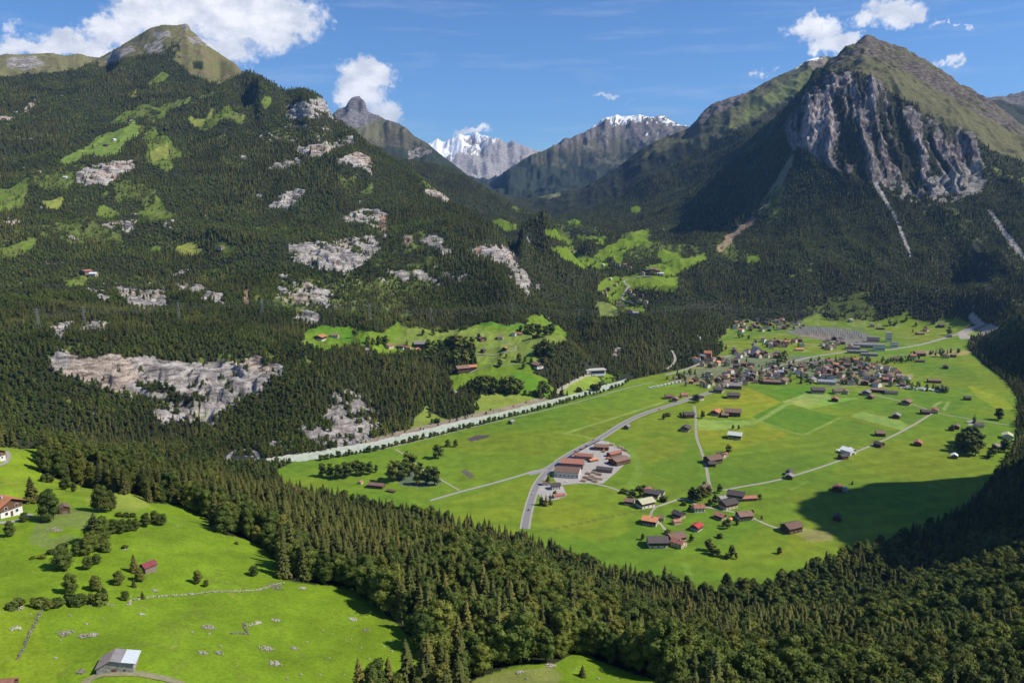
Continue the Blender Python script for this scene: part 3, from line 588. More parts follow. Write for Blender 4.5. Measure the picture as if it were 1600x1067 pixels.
def leafmat(name, c0, c1, c2):
    m, nt, bs = mat(name); oi = nt.nodes.new('ShaderNodeObjectInfo')
    n = mrange(nt, wnoise(nt, .012, 3, .6), .35, .65, 0, 1); n2a = mrange(nt, wnoise(nt, .5, 3, .7), .3, .7, .72, 1.28); n3 = mrange(nt, wnoise(nt, .0075, 4, .6), .34, .66, .68, 1.36); nm_ = nt.nodes.new('ShaderNodeMath'); nm_.operation = 'MULTIPLY'; nt.links.new(n2a, nm_.inputs[0]); nt.links.new(n3, nm_.inputs[1]); n2 = nm_.outputs[0]
    a = mixc(nt, oi.outputs['Random'], c0, c1); rp = nt.nodes.new('ShaderNodeMath'); rp.operation = 'MULTIPLY'
    p = nt.nodes.new('ShaderNodeMath'); p.operation = 'POWER'; nt.links.new(oi.outputs['Random'], p.inputs[0]); p.inputs[1].default_value = 3
    nt.links.new(p.outputs[0], rp.inputs[0]); nt.links.new(n, rp.inputs[1])
    b = mixc(nt, rp.outputs[0], a, c2)
    cc = nt.nodes.new('ShaderNodeCombineColor'); [nt.links.new(n2, cc.inputs[i]) for i in range(3)]
    nt.links.new(mixc(nt, 1.0, b, cc.outputs[0], 'MULTIPLY'), bs.inputs['Base Color'])
    bs.inputs['Roughness'].default_value = .75; bs.inputs['Specular IOR Level'].default_value = .2; return m
M_SPR = leafmat('spruce_needles', (.050,.060,.012), (.092,.100,.019), (.145,.120,.024))
M_LEAF = leafmat('broad_leaves', (.050,.076,.012), (.098,.124,.017), (.160,.145,.022))
M_BARK = plain('bark', (.11,.085,.06), .95, .1)
# ------------------------------------------------------------------ trees: near, middle and far builds of a spruce and a broad-leaved tree
def spruce_mesh(seed, lod, Ht=26., W=3.3):
    r = random.Random(seed); b = MB(); nw, nb = ((26, 9), (10, 6), (5, 5))[lod]
    lo = .10 if lod == 0 else .04
    for k in range(nw):
        t = (k+.5*r.random())/nw; z = Ht*(lo+(1-lo)*t*.97); Rk = W*((1-t)**.66)*(.85+.3*r.random())+.18
        a0 = r.random()*6.28
        for j in range(nb):
            a = a0+6.283*j/nb+r.uniform(-.25, .25); L = Rk*r.uniform(.62, 1.15); dr = L*r.uniform(.25, .55)*(1.15-t); w = L*r.uniform(.20, .34)+(.12 if lod == 0 else .35)
            ca, sa = math.cos(a), math.sin(a); P = lambda d, s, h: (ca*d-sa*s, sa*d+ca*s, z+h)
            if lod == 0:
                b.add([P(0, 0, .25*L), P(L*.45, -w, -.35*dr), P(L*.5, 0, .12*L-.1*dr), P(L*.45, w, -.35*dr), P(L*.8, -w*.6, -.9*dr), P(L*.85, w*.6, -.9*dr), P(L, 0, -dr*.9)],
                      ((0,1,2), (0,2,3), (1,4,2), (2,5,3), (2,4,6), (2,6,5)))
            else:
                top = Ht*(lo+(1-lo)*(t+1.7/nw)) if lod == 2 else z+.35*L; w *= 1.45 if lod == 1 else 2.3; e = r.uniform(-.4, .4)*W*.3
                b.add([(0, 0, min(top, Ht)), P(L*.8, -w, -dr*1.1+e*.4), P(L, 0, -dr*.7+e), P(L*.8, w, -dr*1.1-e*.4)], ((0,1,2), (0,2,3)))
    b.add([(0, 0, Ht), (.22*W*.4, 0, Ht*.93), (-.1*W*.4, .2*W*.4, Ht*.93), (-.1*W*.4, -.2*W*.4, Ht*.93)], ((0,1,2), (0,2,3), (0,3,1)))
    return b.mesh('spruce_crown', M_SPR)
def leafy_mesh(seed, lod, Ht=17., W=5.9, lo=.07):
    r = random.Random(seed); b = MB(); W *= r.uniform(.8, 1.2); nl = (15, 9, 6)[lod]; lobes = []
    for k in range(nl):
        t = (k+.5)/nl; z = Ht*(lo+.13+(.82-lo)*t); prof = W*(math.sin(math.pi*(.18+.74*t))**.7)*.62; a = k*2.4+r.uniform(-.5, .5); q = r.uniform(.35, 1)
        lobes.append((Vector((math.cos(a)*prof*q, math.sin(a)*prof*q, z)), W*r.uniform(.34, .52)*(1.15-.45*t)))
    lobes.append((Vector((0, 0, Ht*.52)), W*.55))
    def ball(c, R_, n, squ=.85):
        bm = bmesh.new(); bmesh.ops.create_icosphere(bm, subdivisions=n, radius=R_)
        for v in bm.verts: v.co *= r.uniform(.78, 1.15); v.co.z *= squ
        bm.verts.index_update(); b.add([v.co+c for v in bm.verts], [tuple(v.index for v in f.verts) for f in bm.faces]); bm.free()
    for c, R_ in lobes: ball(c, R_*(.86 if lod < 2 else 1.06), 1)
    n = (150, 30, 0)[lod]; s0 = (.36, .9, 1.2)[lod]
    for c, R_ in lobes:
        for k in range(n):
            d = Vector((r.gauss(0, 1), r.gauss(0, 1), r.gauss(0, 1)+.25)).normalized(); p = c+Vector((d.x, d.y, d.z*.85))*R_*r.uniform(.82, 1.16)
            u = (d.orthogonal()+Vector((r.uniform(-.7, .7), r.uniform(-.7, .7), r.uniform(-.7, .7)))).normalized(); w = d.cross(u).normalized(); s = s0*r.uniform(.6, 1.3)
            b.add([p+u*s, p+w*s*.8+d*s*.3, p-u*s*.9, p-w*s*.8-d*s*.2], ((0,1,2), (0,2,3)))
    return b.mesh('leafy_crown', M_LEAF)
def trunk_mesh(Ht, r0, bends=3, seed=1, limbs=0):
    r = random.Random(seed); b = MB(); pts = [(r.uniform(-.2, .2)*k, r.uniform(-.2, .2)*k, -1.2+Ht*k/bends) for k in range(bends+1)]
    b.tube(pts, [r0*(1.25-.9*k/bends) for k in range(bends+1)], 6)
    for k in range(limbs):
        a = 6.28*k/limbs+r.random(); z = Ht*r.uniform(.3, .5); b.tube([(0, 0, z), (math.cos(a)*1.6, math.sin(a)*1.6, z+1.6), (math.cos(a)*3, math.sin(a)*3, z+4)], [r0*.5, r0*.35, r0*.12], 5)
    return b.mesh('trunk', M_BARK, True)
SPR = [[spruce_mesh(10*l+k, l, W=(4.6, 4.8, 5.0)[l]) for k in range(n)] for l, n in enumerate((6, 5, 4))]
LEA = [[leafy_mesh(100+10*l+k, l) for k in range(n)] for l, n in enumerate((6, 5, 4))]
BUSH = [leafy_mesh(300+k, 1, 4.2, 2.6, .02) for k in range(3)]
T_SPR = trunk_mesh(24, .34, 3, 5); T_LEA = trunk_mesh(11, .36, 3, 6, 4); T_BUSH = trunk_mesh(2.5, .12, 2, 7)
def tree(kind, x, y, z, h, label, cat, group, seed, lod=0, wide=1.0):
    r = random.Random(seed)
    name, L, tk, h0 = {'spruce': ('spruce_tree', SPR[lod], T_SPR, 26), 'leafy': ('leafy_tree', LEA[lod], T_LEA, 17), 'bush': ('bush', BUSH, T_BUSH, 4.2)}[kind]
    s = h/h0; w = s*wide*r.uniform(.9, 1.12)
    t = thing(name, label, cat, (x, y, z-.3), r.random()*6.28, group, (w, w, s))
    c = link('crown', L[seed % len(L)], t); link('trunk', tk, t); return t, c
# ------------------------------------------------------------------ forest positions
HID = visible()*GR
def look(A, X, Y):
    i, j, u, v = _loc(X, Y); return A[np.where(u < .5, i, i+1), np.where(v < .5, j, j+1)]
CLEAR = []                                                   # X, Y, radius: kept free of forest trees
def grow(r0, r1, s, seed, hid, amax=35.5):
    g = np.random.default_rng(seed); m = math.sin(R(amax))
    xs = np.arange(-r1*m, r1*m, s); ys = np.arange(r0*.78, r1, s); X, Y = np.meshgrid(xs, ys)
    X = (X+g.uniform(-.48, .48, X.shape)*s).ravel(); Y = (Y+g.uniform(-.48, .48, Y.shape)*s).ravel()
    r = np.hypot(X, Y); t = np.abs(np.degrees(np.arctan2(X, Y))); k = (r >= r0) & (r < r1) & (t < amax); X, Y = X[k], Y[k]
    k = (look(TREE, X, Y) > g.random(len(X))) & (look(HID, X, Y) < hid); X, Y = X[k], Y[k]
    for cx, cy, cr_ in CLEAR:
        if r0*.7 < math.hypot(cx, cy) < r1*1.3: k = np.hypot(X-cx, Y-cy) > cr_; X, Y = X[k], Y[k]
    Z = ground(X, Y); px, py = proj(X, Y, Z+14); k = (px > -60) & (px < (2100 if r1 < 1200 else 1680)) & (py < 1170)
    return X[k], Y[k], Z[k], px[k], py[k], g
def split(X, Y, px, py, g):                                  # which of the trees are broad-leaved
    n = fbm(X, Y, 160, 3, 201); r = np.hypot(X, Y)
    p = np.where(r < 1150, .28+.36*sstep(930, 1250, px)+.4*(1-sstep(80, 300, px)), np.where(X < Y*.1, .82, .52))
    p = p+n*1.2-.3*sstep(2600, 3800, r)*(X < 0)
    # the rim of the near wood is broad-leaved
    d = look(TREE, X-Y*0-14, Y-18); p = np.where((r < 760) & (d < .5), .78, p)
    return g.random(len(X)) < p
def forest(name, label, X, Y, Z, S, srcs):
    me = bpy.data.meshes.new(name); me.vertices.add(len(X)); me.vertices.foreach_set('co', np.stack([X, Y, Z-.4], -1).astype(np.float32).ravel())
    a = me.attributes.new('scl', 'FLOAT', 'POINT'); a.data.foreach_set('value', S.astype(np.float32))
    o = link(name, me); o['kind'] = 'stuff'; o['label'] = label
    ng = bpy.data.node_groups.new(name, 'GeometryNodeTree'); ng.interface.new_socket('Geometry', in_out='INPUT', socket_type='NodeSocketGeometry'); ng.interface.new_socket('Geometry', in_out='OUTPUT', socket_type='NodeSocketGeometry')
    N = ng.nodes.new; Lk = ng.links.new; gi = N('NodeGroupInput'); go = N('NodeGroupOutput'); jn = N('GeometryNodeJoinGeometry')
    for s_ in srcs:
        oi = N('GeometryNodeObjectInfo'); oi.inputs['Object'].default_value = s_; oi.transform_space = 'ORIGINAL'; g2 = N('GeometryNodeGeometryToInstance')
        Lk(oi.outputs['Geometry'], g2.inputs[0]); Lk(g2.outputs[0], jn.inputs[0])
    ip = N('GeometryNodeInstanceOnPoints'); ip.inputs['Pick Instance'].default_value = True
    rv = N('FunctionNodeRandomValue'); rv.data_type = 'INT'; rv.inputs['Min'].default_value = 0 if False else rv.inputs['Min'].default_value
    rv.inputs[4].default_value = 0; rv.inputs[5].default_value = len(srcs)-1
    rr_ = N('FunctionNodeRandomValue'); rr_.data_type = 'FLOAT'; rr_.inputs[2].default_value = 0; rr_.inputs[3].default_value = 6.283; rr_.inputs['Seed'].default_value = 3
    cx = N('ShaderNodeCombineXYZ'); Lk(rr_.outputs[1], cx.inputs[2])
    na = N('GeometryNodeInputNamedAttribute'); na.data_type = 'FLOAT'; na.inputs[0].default_value = 'scl'
    rw = N('FunctionNodeRandomValue'); rw.data_type = 'FLOAT'; rw.inputs[2].default_value = .8; rw.inputs[3].default_value = 1.2; rw.inputs['Seed'].default_value = 8
    mw = N('ShaderNodeMath'); mw.operation = 'MULTIPLY'; Lk(na.outputs[0], mw.inputs[0]); Lk(rw.outputs[1], mw.inputs[1])
    c3 = N('ShaderNodeCombineXYZ'); Lk(mw.outputs[0], c3.inputs[0]); Lk(mw.outputs[0], c3.inputs[1]); Lk(na.outputs[0], c3.inputs[2])
    Lk(gi.outputs[0], ip.inputs['Points']); Lk(jn.outputs[0], ip.inputs['Instance']); Lk(rv.outputs[2], ip.inputs['Instance Index']); Lk(cx.outputs[0], ip.inputs['Rotation']); Lk(c3.outputs[0], ip.inputs['Scale']); Lk(ip.outputs[0], go.inputs[0])
    md = o.modifiers.new('trees', 'NODES'); md.node_group = ng; return o
# ------------------------------------------------------------------ building kit
RM = {'dark': plain('dark_tiles', (.078,.064,.062), .7, .3, .2, .5), 'brown': plain('brown_tiles', (.20,.125,.092), .8, .2, .22, .5), 'red': plain('red_tiles', (.33,.14,.10), .8, .2, .22, .5),
      'orange': plain('orange_tiles', (.52,.215,.10), .8, .2, .18, .5), 'grey': plain('grey_slates', (.23,.21,.205), .6, .4, .15, .5), 'pale': plain('pale_sheet_roof', (.50,.47,.30), .6, .4, .1, .5),
      'white': plain('white_sheet_roof', (.75,.76,.76), .5, .4, .06, .5), 'bright_red': plain('bright_red_tiles', (.42,.045,.045), .7, .3, .12, .5), 'green_white': plain('greenish_sheet_roof', (.55,.62,.55), .6, .4, .1, .5),
      'blue_grey': plain('bluish_sheet_roof', (.26,.28,.33), .5, .4, .1, .5), 'maroon': plain('maroon_sheet_roof', (.20,.045,.05), .7, .3, .15, .5), 'rust': plain('rusty_brown_sheet', (.29,.22,.185), .8, .2, .3, .9)}
WM = {'white': plain('white_plaster', (.70,.68,.63), .9, .1, .08), 'cream': plain('cream_plaster', (.60,.50,.34), .9, .1, .08), 'wood': plain('dark_timber', (.13,.075,.045), .9, .1, .25, 2), 'oldwood': plain('weathered_timber', (.20,.16,.125), .9, .1, .25, 2),
      'stone': plain('rubble_stone', (.25,.225,.19), .95, .1, .45, 1.6), 'orange': plain('orange_plaster', (.58,.24,.12), .9, .1, .08), 'pink': plain('pink_plaster', (.62,.42,.36), .9, .1, .08), 'concrete': plain('concrete', (.42,.41,.39), .9, .1, .1)}
M_GLASS = plain('window_glass', (.03,.035,.04), .35, .35, .1); M_FRAME = plain('white_paint', (.75,.74,.70), .6, .3, .04); M_DARKM = plain('dark_metal', (.05,.05,.055), .5, .4, .1); M_STEEL = plain('galvanised_steel', (.27,.28,.28), .5, .5, .08)
def window(b_, x, y, z, w, h, ax):                           # ax: outward normal '-y','+x','-x','+y'
    e = .06
    if ax in ('-y', '+y'):
        s = -1 if ax == '-y' else 1; b_.box(x-w/2-.1, min(y, y+s*e), z-.1, x+w/2+.1, max(y, y+s*e), z+h+.1, 1); b_.box(x-w/2, min(y+s*e*.5, y+s*(e+.02)), z, x+w/2, max(y+s*e*.5, y+s*(e+.02)), z+h, 0)
    else:
        s = -1 if ax == '-x' else 1; b_.box(min(x, x+s*e), y-w/2-.1, z-.1, max(x, x+s*e), y+w/2+.1, z+h+.1, 1); b_.box(min(x+s*e*.5, x+s*(e+.02)), y-w/2, z, max(x+s*e*.5, x+s*(e+.02)), y+w/2, z+h, 0)
def roof_mesh(w, d, h, pitch, ov, m, th=.28):                # ridge along x
    b = MB(); rise = (d/2+ov)*math.tan(pitch); ez = h-ov*math.tan(pitch)
    for s in (-1, 1):
        y0, y1 = s*(d/2+ov), 0; x = w/2+ov
        vs = [(-x,y0,ez),(x,y0,ez),(x,y1,ez+rise),(-x,y1,ez+rise),(-x,y0,ez+th),(x,y0,ez+th),(x,y1,ez+rise+th),(-x,y1,ez+rise+th)]
        fs = ((3,2,1,0),(4,5,6,7),(0,1,5,4),(1,2,6,5),(3,0,4,7)); b.add(vs, fs if s < 0 else [f[::-1] for f in fs])
    return b.mesh('roof', m)
def wall_mesh(w, d, h, pitch, mlow, mup, split, z0=-1.5):
    b = MB(); b.box(-w/2, -d/2, z0, w/2, d/2, split if split else h, 0)
    if split: b.box(-w/2-.04, -d/2-.04, split, w/2+.04, d/2+.04, h, 1)
    g = (d/2)*math.tan(pitch); k = 1 if split else 0; e = .04 if split else 0
    b.add([(-w/2-e,-d/2-e,h),(-w/2-e,d/2+e,h),(-w/2-e,0,h+g),(w/2+e,-d/2-e,h),(w/2+e,d/2+e,h),(w/2+e,0,h+g)], ((0,2,1),(3,4,5)), k)
    return b.mesh('wall', [mlow, mup])
PROTO = {}
def building(kind, roof, wall, name, label, cat, X, Y, Z, rot, width, group=None, lean=1.0):
    key = (kind, roof, wall)
    if key not in PROTO:
        W, D, Hh, pt, ov = {'chalet': (12, 10, 5.6, R(25), 1.2), 'house': (11, 9, 5.2, R(28), .8), 'barn': (14, 11, 6.0, R(26), 1.1), 'shed': (8, 7, 4.2, R(28), .7), 'hall': (30, 21, 7.5, R(14), .8), 'long': (26, 12, 5.6, R(22), .9), 'tiny': (10, 10, 6.6, R(27), .6)}[kind]
        t = thing(name, label, cat); wl = WM[wall]; wood = wall in ('wood', 'oldwood', 'stone')
        up = WM['wood'] if kind in ('chalet', 'barn') or False else wl
        link('wall', wall_mesh(W, D, Hh, pt, wl, up, 2.6 if up is not wl and not wood else 0), t)
        rf = link('roof', roof_mesh(W, D, Hh, pt, ov, RM[roof]), t)
        if kind in ('chalet', 'house', 'tiny'):
            b = MB(); b.box(1.6, -1.6, Hh, 2.3, -.9, Hh+D/2*math.tan(pt)+.9); b.build('chimney', WM['concrete'], rf)
        rows = {'chalet': ((.9, 4), (3.4, 4)), 'house': ((.9, 3), (3.3, 3)), 'barn': ((1.0, 3),), 'shed': (), 'hall': ((2.5, 6),), 'long': ((1.4, 5),), 'tiny': ((3.0, 2),)}[kind]
        for z, n in rows:
            for k in range(n):
                b = MB(); window(b, -W/2+W*(k+.5)/n, -D/2-.045, z, 1.2 if W < 20 else 2.4, 1.25, '-y'); b.build('window', [M_GLASS, M_FRAME], t)
        if kind in ('chalet', 'house'):
            for z in (.9, 3.3):
                for y in (-2.4, 2.4):
                    for s in (-1, 1): b = MB(); window(b, s*(W/2+.045), y, z, 1.2, 1.25, '-x' if s < 0 else '+x'); b.build('window', [M_GLASS, M_FRAME], t)
            b = MB(); b.box(W/2+.05, -.55, -.3, W/2+.12, .55, 2.0); b.build('door', WM['wood'], t)
        if kind == 'chalet':
            b = MB(); b.box(-W/2, -D/2-1.25, 2.55, W/2, -D/2-.05, 2.7)
            b.box(-W/2, -D/2-1.25, 2.7, W/2, -D/2-1.17, 3.5); b.build('balcony', WM['wood'], t)
        if kind in ('barn', 'hall', 'shed'):
            b = MB(); b.box(W/2+.05, -1.7, -.4, W/2+.13, 1.7, 3.0 if kind != 'shed' else 2.1); b.build('door', WM['oldwood'], t)
        PROTO[key] = (t, W, Hh); first = True
    else:
        t0, W, Hh = PROTO[key]; t = copy_tree(t0); t.name = name
        for k_ in ('group',):
            if k_ in t: del t[k_]
    W = PROTO[key][1]; s = width/W; t.location = (X, Y, Z); t.rotation_euler = (0, 0, R(rot)); t.scale = (s, s, s*lean if s < 1.3 else s**.6*lean)
    tag(t, label, cat, group); CLEAR.append((X, Y, width*.75+4)); return t
# ------------------------------------------------------------------ labels from look and surroundings
LM = [(915,728,'the sawmill yard'),(1008,792,'the pale-roofed farmhouse'),(1089,829,'the bright red chalet roof'),(1030,858,'the black-roofed barn'),(1326,708,'the white-roofed shed on the lane'),(1182,556,'the white church gable'),
 (930,584,'the white power house'),(1440,606,'the caravan site'),(1290,520,'the substation'),(183,1040,'the stone barn'),(15,806,'the big orange-roofed house'),(228,895,'the dark red shed roof'),(1148,684,'the greenish pale roof'),
 (1236,830,'the lane end farm'),(1117,722,'the straight lane farm'),(640,745,'the tree clump by the pond'),(685,712,'the lone tree on the plain'),(727,580,'the brown and orange terrace farm'),(838,573,'the white terrace chalet'),
 (805,525,'the terrace chalet row'),(505,531,'the highest terrace farm'),(1145,650,'the dark brown barn pair'),(1206,600,'the big brown farm on the village edge'),(1512,700,'the tall tree clump'),(1456,645,'the lane crossing'),(1315,766,'the red field barn'),
 (1157,790,'the upper hamlet farms'),(970,430,'the side valley road'),(1010,426,'the side valley hamlet'),(1380,540,'the white factory blocks'),(1106,556,'the orange hotel'),(620,548,'the tree-lined terrace hamlet')]
WORDS = {'dark': 'dark-roofed', 'brown': 'brown-roofed', 'red': 'red-brown-roofed', 'orange': 'orange-roofed', 'grey': 'grey-roofed', 'pale': 'pale-roofed', 'white': 'white-roofed', 'bright_red': 'bright red-roofed', 'green_white': 'greenish white-roofed', 'blue_grey': 'bluish grey-roofed', 'rust': 'rusty-roofed', 'maroon': 'dark red-roofed'}
def where(px, py):
    best = sorted(LM, key=lambda l: (l[0]-px)**2+((l[1]-py)*1.6)**2)
    for lx, ly, nm in best:
        dx, dy = px-lx, (py-ly)*1.6
        if abs(dx)+abs(dy) < 3: continue
        return ('left of ' if dx < 0 else 'right of ')+nm if abs(dx) > abs(dy) else ('beyond ' if dy < 0 else 'in front of ')+nm
TODO = []
def later(obj_, base, px, py): TODO.append((obj_, base+' '+where(px, py), px))
ORD = ['', 'second', 'third', 'fourth', 'fifth', 'sixth', 'seventh', 'eighth', 'ninth', 'tenth', 'eleventh', 'twelfth', 'thirteenth', 'fourteenth', 'fifteenth', 'sixteenth']
def settle():
    d = {}
    for o, l, px in TODO: d.setdefault(l, []).append((px, o))
    for l, v in d.items():
        v.sort(key=lambda q: q[0])
        for k, (px, o) in enumerate(v):
            if len((l+' a b c d').replace('-', ' ').split()) > 16: l = l.replace(' with cream walls', '').replace(' of dark timber', '').replace(' with white walls', '').replace(' of weathered timber', '')
            o['label'] = l if len(v) == 1 else l+(', leftmost' if k == 0 else ', rightmost' if k == len(v)-1 else ', '+ORD[min(k, 15)]+' from left')
# ------------------------------------------------------------------ farms, barns and houses one can tell apart: px, py, width in px, turn, roof, wall, kind
HS = [(1027,853,30,2,'dark','white','barn'),(1056,846,26,24,'brown','white','barn'),(1061,854,22,24,'red','cream','house'),(1089,828,17,-20,'bright_red','white','chalet'),(1017,819,24,-24,'orange','white','chalet'),(1033,813,12,-20,'brown','cream','house'),
 (1061,809,18,20,'dark','cream','chalet'),(1057,819,13,20,'red','cream','house'),(1008,791,25,28,'pale','white','barn'),(1021,776,22,-25,'dark','white','chalet'),(1011,770,14,-25,'red','cream','house'),(1033,773,12,-25,'dark','white','house'),(983,788,16,-15,'brown','white','chalet'),
 (1092,799,18,5,'red','white','house'),(1126,811,16,-50,'red','cream','chalet'),(1163,811,23,12,'brown','white','chalet'),(1141,815,9,0,'orange','cream','house'),(1138,793,24,28,'dark','cream','barn'),(1151,779,24,-25,'dark','cream','barn'),(1170,782,24,8,'red','wood','long'),
 (1128,783,14,30,'grey','cream','house'),(1101,768,18,-20,'brown','cream','house'),(1114,723,24,25,'brown','wood','barn'),(1127,716,14,25,'brown','cream','house'),(1133,713,9,25,'red','cream','house'),(1112,729,12,5,'dark','wood','shed'),
 (1237,830,26,25,'brown','wood','barn'),(1234,742,12,-10,'dark','wood','shed'),(1234,748,13,-5,'grey','wood','shed'),(1309,767,15,-12,'red','wood','shed'),(1321,768,9,-10,'blue_grey','cream','shed'),(1309,813,13,-8,'dark','wood','shed'),
 (1326,709,19,12,'white','white','shed'),(1318,717,13,20,'dark','wood','shed'),(1374,698,13,10,'dark','wood','shed'),(1435,696,13,-10,'red','wood','shed'),(1376,681,14,-12,'brown','wood','shed'),(1492,716,10,-5,'white','oldwood','shed'),(1575,685,15,-8,'pale','white','shed'),(1561,702,14,5,'grey','pink','house'),
 (1149,685,20,-22,'green_white','cream','barn'),(1119,648,17,-12,'orange','cream','chalet'),(1145,649,24,-14,'brown','wood','barn'),(1133,652,11,-14,'brown','wood','shed'),(1146,622,18,-8,'dark','cream','barn'),(1123,613,16,-30,'dark','cream','chalet'),(1149,607,18,-10,'grey','wood','barn'),
 (1076,652,17,8,'dark','wood','chalet'),(1072,673,16,-8,'dark','cream','chalet'),(1091,625,15,20,'dark','white','chalet'),(1069,621,12,10,'red','cream','house'),(1055,627,12,0,'brown','cream','chalet'),(1045,623,12,5,'brown','cream','chalet'),
 (1206,600,26,-14,'brown','wood','long'),(1224,599,18,-14,'brown','cream','house'),(1278,614,18,-8,'dark','cream','barn'),(1305,627,12,-5,'red','wood','shed'),(1309,615,14,10,'brown','cream','house'),(1321,615,12,-5,'brown','cream','house'),(1292,600,25,-14,'blue_grey','cream','long'),(1269,597,14,-15,'grey','cream','house'),
 (1354,617,14,-10,'grey','cream','chalet'),(1361,623,10,-20,'brown','wood','shed'),(1373,613,22,-22,'brown','wood','long'),(1393,616,18,-15,'dark','cream','long'),(1417,632,15,-18,'brown','cream','chalet'),(1446,647,12,-5,'dark','wood','shed'),(1461,645,12,-8,'red','pink','shed'),
 (1401,653,13,-10,'grey','wood','shed'),(1512,625,9,-8,'dark','wood','shed'),(1530,668,12,-5,'dark','cream','shed'),(1495,670,10,-10,'brown','wood','shed'),(1487,673,8,5,'dark','wood','shed'),(1478,576,9,-5,'dark','wood','shed'),(1460,598,18,-10,'brown','wood','long'),(1474,612,12,-5,'dark','cream','barn'),
 (1400,563,15,-5,'brown','cream','long'),(1427,559,9,-10,'red','cream','house'),(1437,556,14,0,'brown','wood','barn'),(1438,566,12,-12,'dark','wood','long'),(1479,559,10,0,'brown','cream','house'),(1490,558,7,0,'dark','wood','shed'),(1471,511,8,-10,'dark','wood','shed'),(1438,523,12,10,'brown','wood','long'),
 (1447,518,8,10,'red','cream','house'),(1363,511,9,0,'brown','cream','house'),(1376,515,11,-5,'dark','wood','long'),(1330,502,6,0,'white','white','shed'),(1484,527,8,5,'grey','pink','house'),(1517,537,7,0,'red','pink','house'),(1249,548,13,0,'orange','cream','long'),
 (980,670,10,-8,'grey','oldwood','shed'),(799,662,9,-10,'grey','oldwood','shed'),(853,758,12,0,'brown','white','house'),(868,764,16,80,'dark','white','house'),(873,777,20,22,'red','pink','long'),
 (563,756,8,0,'red','cream','house'),(588,762,26,-14,'brown','wood','long'),(611,769,14,-25,'brown','wood','long'),
 (887,743,40,-12,'brown','white','hall'),(895,729,36,-12,'red','oldwood','hall'),(912,717,30,-16,'red','oldwood','long'),(927,721,16,30,'orange','oldwood','long'),(940,702,24,-10,'brown','wood','hall'),(945,737,26,-18,'dark','oldwood','long'),(968,724,30,34,'brown','wood','hall'),(960,712,24,34,'red','wood','long'),
 (500,531,18,8,'orange','white','chalet'),(523,528,13,0,'brown','cream','house'),(608,544,13,-12,'red','cream','house'),(627,545,12,-20,'brown','white','chalet'),(636,547,11,-10,'red','cream','house'),(657,542,19,5,'grey','wood','barn'),(651,549,9,-10,'red','cream','house'),(722,580,20,22,'brown','wood','barn'),(738,577,14,15,'orange','cream','chalet'),
 (839,574,18,18,'brown','white','chalet'),(752,532,12,10,'brown','wood','shed'),(782,530,10,-10,'brown','cream','shed'),(803,524,9,0,'brown','white','house'),(812,524,8,0,'red','cream','house'),(836,528,9,-10,'red','wood','shed'),(755,550,8,-10,'dark','wood','shed'),(789,547,9,0,'red','wood','shed'),
 (97,802,17,14,'brown','wood','shed'),(229,894,18,-14,'maroon','oldwood','shed'),(178,220,5,0,'white','white','shed'),(102,279,5,0,'white','white','shed'),(62,270,4,0,'white','white','shed'),(346,390,11,0,'brown','cream','house'),(146,431,10,0,'white','cream','shed'),(134,428,14,0,'red','oldwood','shed'),(165,229,6,0,'dark','wood','shed'),
 (895,395,7,0,'brown','cream','house'),(957,413,7,0,'brown','cream','house'),(967,416,7,0,'dark','white','house'),(976,416,7,0,'brown','cream','house'),(985,420,6,0,'red','cream','house'),(1004,429,9,0,'brown','cream','house'),(1012,425,9,0,'dark','wood','barn'),(1020,424,10,0,'brown','cream','barn'),(1027,425,8,0,'red','wood','house'),(1032,429,10,0,'white','white','long'),(942,416,6,0,'white','cream','house'),
 (944,456,8,0,'brown','cream','house'),(951,453,8,0,'dark','wood','house'),(947,462,7,0,'brown','cream','house'),(962,447,7,0,'orange','cream','house'),(984,457,9,0,'red','cream','house'),(989,464,9,0,'brown','cream','house'),(1003,464,8,0,'dark','wood','house'),(999,472,9,0,'brown','cream','house'),(1009,474,9,0,'brown','white','house'),(966,476,10,0,'brown','cream','house'),(974,481,8,0,'dark','cream','house'),(986,489,11,0,'brown','cream','house'),(993,492,10,0,'grey','pink','house'),(954,438,6,0,'white','cream','house')]
CATS = {'chalet': ('chalet', 'chalet'), 'house': ('house', 'house'), 'barn': ('barn', 'barn'), 'shed': ('field_shed', 'shed'), 'hall': ('timber_hall', 'workshop hall'), 'long': ('long_barn', 'barn')}
WALLW = {'white': 'with white walls', 'cream': 'with cream walls', 'wood': 'of dark timber', 'oldwood': 'of weathered timber', 'pink': 'with pinkish walls', 'stone': 'of rubble stone'}
SPOT = {(14, 'x'): 0}
for px, py, wp, rot, roof, wall, kind in HS:
    P = hit(px, py); D = math.dist(P, (0, 0, CAMZ)); wm = min(max(wp*D/F/(1.18 if kind in ('chalet', 'house', 'shed') else 1.08), 5.5), 46)
    if 860 < px < 985 and 690 < py < 745: wp *= 1.24
    if kind in ('chalet', 'house', 'shed') and wp < 23 and (px*7+py) % 5 < 3: rot += 68 if rot < 10 else -68
    nm, cat = CATS[kind]; t = building(kind, roof, wall, nm, 'x', cat, P[0], P[1]+2, P[2], rot, wm, {'shed': 'barns and sheds scattered over the fields', 'hall': 'workshop halls of the sawmill yard'}.get(kind, 'farmhouses and barns of the valley'))
    later(t, f'{WORDS[roof]} {cat} {WALLW[wall]}', px, py)
